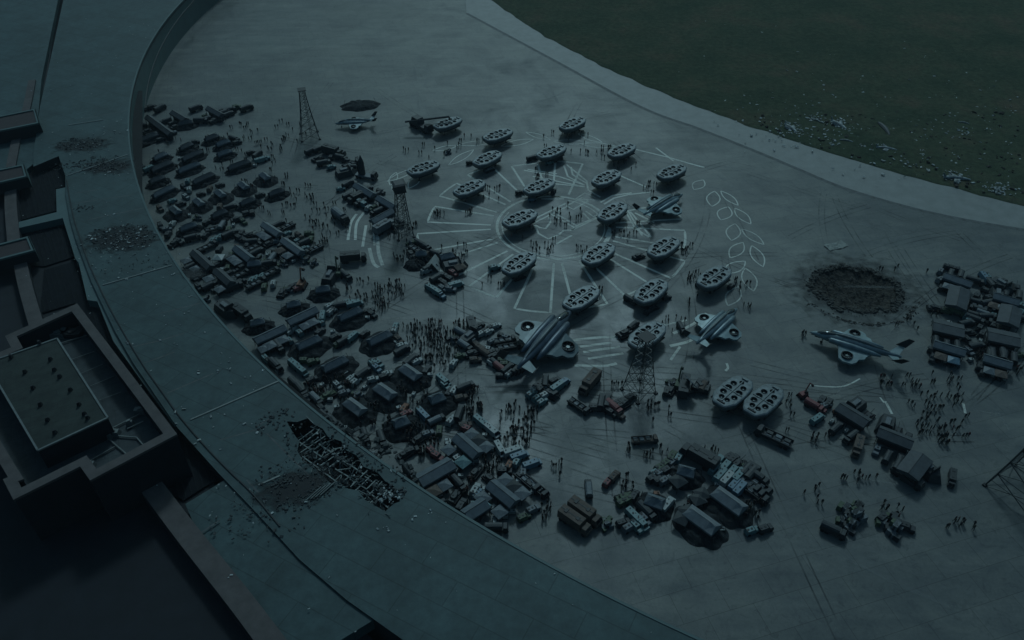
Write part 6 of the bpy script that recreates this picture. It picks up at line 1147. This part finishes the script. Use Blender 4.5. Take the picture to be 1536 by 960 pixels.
CROWD = [
 (400, 205, 65, 26, 44, 'walking on the open tarmac left of the farthest lattice tower'), (320, 250, 95, 50, 70, 'among the far left netting tents'), (425, 300, 45, 35, 36, 'between the far netting tents and the lone canvas truck'),
 (490, 335, 32, 38, 26, 'on the open tarmac around the lone canvas truck'), (478, 350, 14, 30, 12, 'in the loose line beside the teal-ended long tent'), (560, 440, 45, 22, 36, 'on the open tarmac left of the teal van pair'), (590, 435, 24, 12, 16, 'in the knot of people left of the teal van pair'),
 (655, 520, 36, 34, 80, 'in the dense standing crowd beside the shiny gabled tents'), (640, 500, 44, 18, 40, 'in the upper rows of the dense standing crowd'), (566, 452, 14, 20, 16, 'beside the netting tent left of the dense crowd'), (700, 495, 22, 12, 12, 'in the short line left of the vehicle pile'),
 (500, 590, 46, 24, 56, 'between the netting tents beside the roof edge'), (560, 625, 30, 24, 30, 'around the gabled tent nearest the roof edge'), (620, 590, 24, 24, 26, 'between the gabled tents and the hexagonal tent'), (470, 600, 20, 20, 14, 'close to the roof edge below the teal vans'), (640, 660, 30, 30, 44, 'in the crowd above the long tent at the roof edge'),
 (700, 605, 22, 28, 40, 'in the loose crowd right of the upper hexagonal tent'), (775, 632, 28, 22, 34, 'in the group standing right of the upper panelled tent'), (770, 660, 22, 16, 22, 'in the group behind the blue and white vans'), (735, 700, 22, 14, 22, 'between the two panelled tents'), (690, 735, 22, 26, 24, 'along the roof edge left of the lower panelled tent'),
 (835, 710, 8, 18, 5, 'walking alone on the tarmac right of the blue van'), (815, 765, 14, 18, 12, 'in the group below the two dark flatbeds'), (790, 615, 30, 12, 12, 'below the teal jeeps of the centre'),
 (1400, 590, 48, 30, 42, 'walking in the groups below the lowest bluish tents'), (1400, 640, 26, 30, 26, 'in the string of people right of the long lower tents'), (1412, 655, 7, 24, 12, 'in the column of people with red clothing on the right'), (1280, 718, 42, 7, 12, 'in the short line on the tarmac below the chalk arc'), (1220, 745, 18, 16, 6, 'scattered at the lower right beside the crate piles'),
 (1330, 765, 24, 16, 8, 'beside the right crate pile'), (1440, 650, 26, 30, 12, 'scattered right of the column of people'), (1440, 790, 30, 8, 9, 'near the frame bottom at the far right'), (1520, 560, 14, 8, 5, 'beside the lowest right tent'), (1345, 572, 30, 10, 14, 'near the tail of the aircraft below the crater'),
 (980, 680, 22, 10, 9, 'in the small group below the lone brown flatbed'), (945, 675, 6, 6, 4, 'in the pair left of the lone brown flatbed'), (1075, 676, 22, 3, 5, 'in the short line above the parallel vans'), (985, 615, 24, 22, 12, 'around the feet of the nearest lattice tower'), (925, 580, 8, 6, 4, 'left of the nearest lattice tower'), (940, 735, 12, 20, 8, 'beside the green tracked vehicle near the frame bottom'), (1130, 770, 20, 22, 22, 'beside the big hipped tents near the frame bottom'),
 (1040, 760, 16, 10, 6, 'between the hexagonal and the hipped tents'), (1210, 640, 34, 30, 10, 'scattered between the nearest barges and the teal van'), (1180, 610, 6, 16, 4, 'right of the two nearest barges'), (830, 700, 4, 4, 2, 'alone below the group right of the panelled tent'),
 (1430, 470, 40, 10, 14, 'between the tents at the right edge'), (1465, 520, 10, 26, 20, 'in the gap between the lowest tents at the right'), (1365, 500, 40, 40, 7, 'scattered between the crater and the right edge tents'), (1350, 420, 50, 20, 5, 'alone on the tarmac around the crater'), (1207, 500, 8, 10, 4, 'at the nose of the aircraft below the crater'),
 (660, 322, 14, 3, 8, 'in the line on the left wedge of the chalk wheel'), (700, 321, 7, 3, 7, 'in the knot on the left wedge of the chalk wheel'), (745, 290, 30, 14, 12, 'below the barge at the upper left wedges'), (800, 265, 20, 10, 8, 'around the barge at the top of the chalk wheel'), (850, 215, 40, 18, 18, 'between the farthest barges'), (900, 230, 24, 8, 14, 'beside the chalk leaves left of the right wreath barge'), (940, 250, 20, 10, 9, 'below the right wreath barge'),
 (850, 325, 26, 16, 18, 'walking over the middle of the chalk wheel'), (935, 345, 26, 16, 18, 'between the barges right of the chalk ring'), (975, 280, 14, 12, 8, 'above the aircraft with the raised tail'), (815, 370, 24, 10, 14, 'at the lower rim of the inner chalk ring'), (870, 385, 18, 14, 6, 'left of the barge at the bottom of the ring'), (1028, 370, 8, 12, 10, 'beside the barge below the raised tail aircraft'), (1042, 420, 12, 10, 10, 'left of the barge at the lower chalk leaves'), (1110, 425, 12, 12, 8, 'right of the barge at the lower chalk leaves'), (900, 440, 10, 8, 6, 'at the right end of the barge behind the flying nose'), (1040, 455, 8, 10, 3, 'left of the pale aircraft on the chalk'),
 (770, 345, 40, 16, 10, 'below the barge at the left of the ring'), (740, 420, 24, 14, 6, 'scattered left of the green jeep barge'), (625, 380, 40, 20, 14, 'around the tower foot cluster'), (690, 380, 12, 14, 12, 'right of the tower foot cluster'), (600, 345, 30, 14, 12, 'around the cabin-topped tower feet'), (700, 215, 30, 12, 10, 'on the chalk leaves between the far barges'), (640, 230, 50, 14, 8, 'scattered left of the crates on the chalk leaves'), (1005, 488, 30, 14, 7, 'between the tower barge and the pale aircraft'), (1120, 460, 6, 6, 3, 'at the nose of the pale aircraft')]
rp = random.Random(11); ppl = []
blocked = [(o_[0].location.x, o_[0].location.y, 1.6) for o_ in PLACED if o_[0].location.y < 260]
for cx, cy, rx, ry, n_, t in CROWD:
    k = 0; tries = 0; n_ = max(2, round(n_ * 1.2))
    while k < n_ and tries < n_ * 12:
        tries += 1; a = rp.random() * 2 * PI; q = math.sqrt(rp.random()); x, y = cx + rx * q * math.cos(a), cy + ry * q * math.sin(a); p = G(x, y)
        if math.hypot(p.x - RC[0], p.y - RC[1]) > RR - 3 or any(abs(p.x - bx) < br and abs(p.y - by) < br for bx, by, br in blocked): continue
        ppl.append((p.x, p.y, t)); k += 1
        if rp.random() < .35 and k < n_: ppl.append((p.x + rp.uniform(.5, .9), p.y + rp.uniform(-.5, .5), t)); k += 1
ppl.sort(key=lambda t: t[0] ** 2 + t[1] ** 2)
print('people', len(ppl))
crowd = MB(); mi = []
for i, (x, y, t) in enumerate(ppl):
    h = rp.uniform(.96, 1.12); rz = rp.random() * 6.28; pm = PM[rp.choice((0, 0, 1, 1, 2, 3, 3, 4, 5, 6, 7 if rp.random() < .4 else 0))]
    if i < 300:
        o = bpy.data.objects.new('person', pm); COL.objects.link(o); o.location = (x, y, 0); o.rotation_euler = (0, 0, rz); o.scale = (h * .82, h * .82, h)
        tag(o, 'person in dark clothes ' + t, 'person', 'people ' + t)
    else:
        M = Matrix.Translation((x, y, 0)) @ Matrix.Rotation(rz, 4, 'Z') @ Matrix.Diagonal((h * .82, h * .82, h, 1))
        crowd.add([v.co for v in pm.vertices], [tuple(p.vertices) for p in pm.polygons], M); mi += [(pm.materials[p.material_index]) for p in pm.polygons]
cm = crowd.build('crowd', None, smooth=True); ms = []
for m in mi:
    if m not in ms: ms.append(m)
for m in ms: cm.data.materials.append(m)
cm.data.polygons.foreach_set('material_index', [ms.index(m) for m in mi]); tag(cm, 'far small people in dark clothes scattered between the tents and barges', 'crowd', kind='stuff')
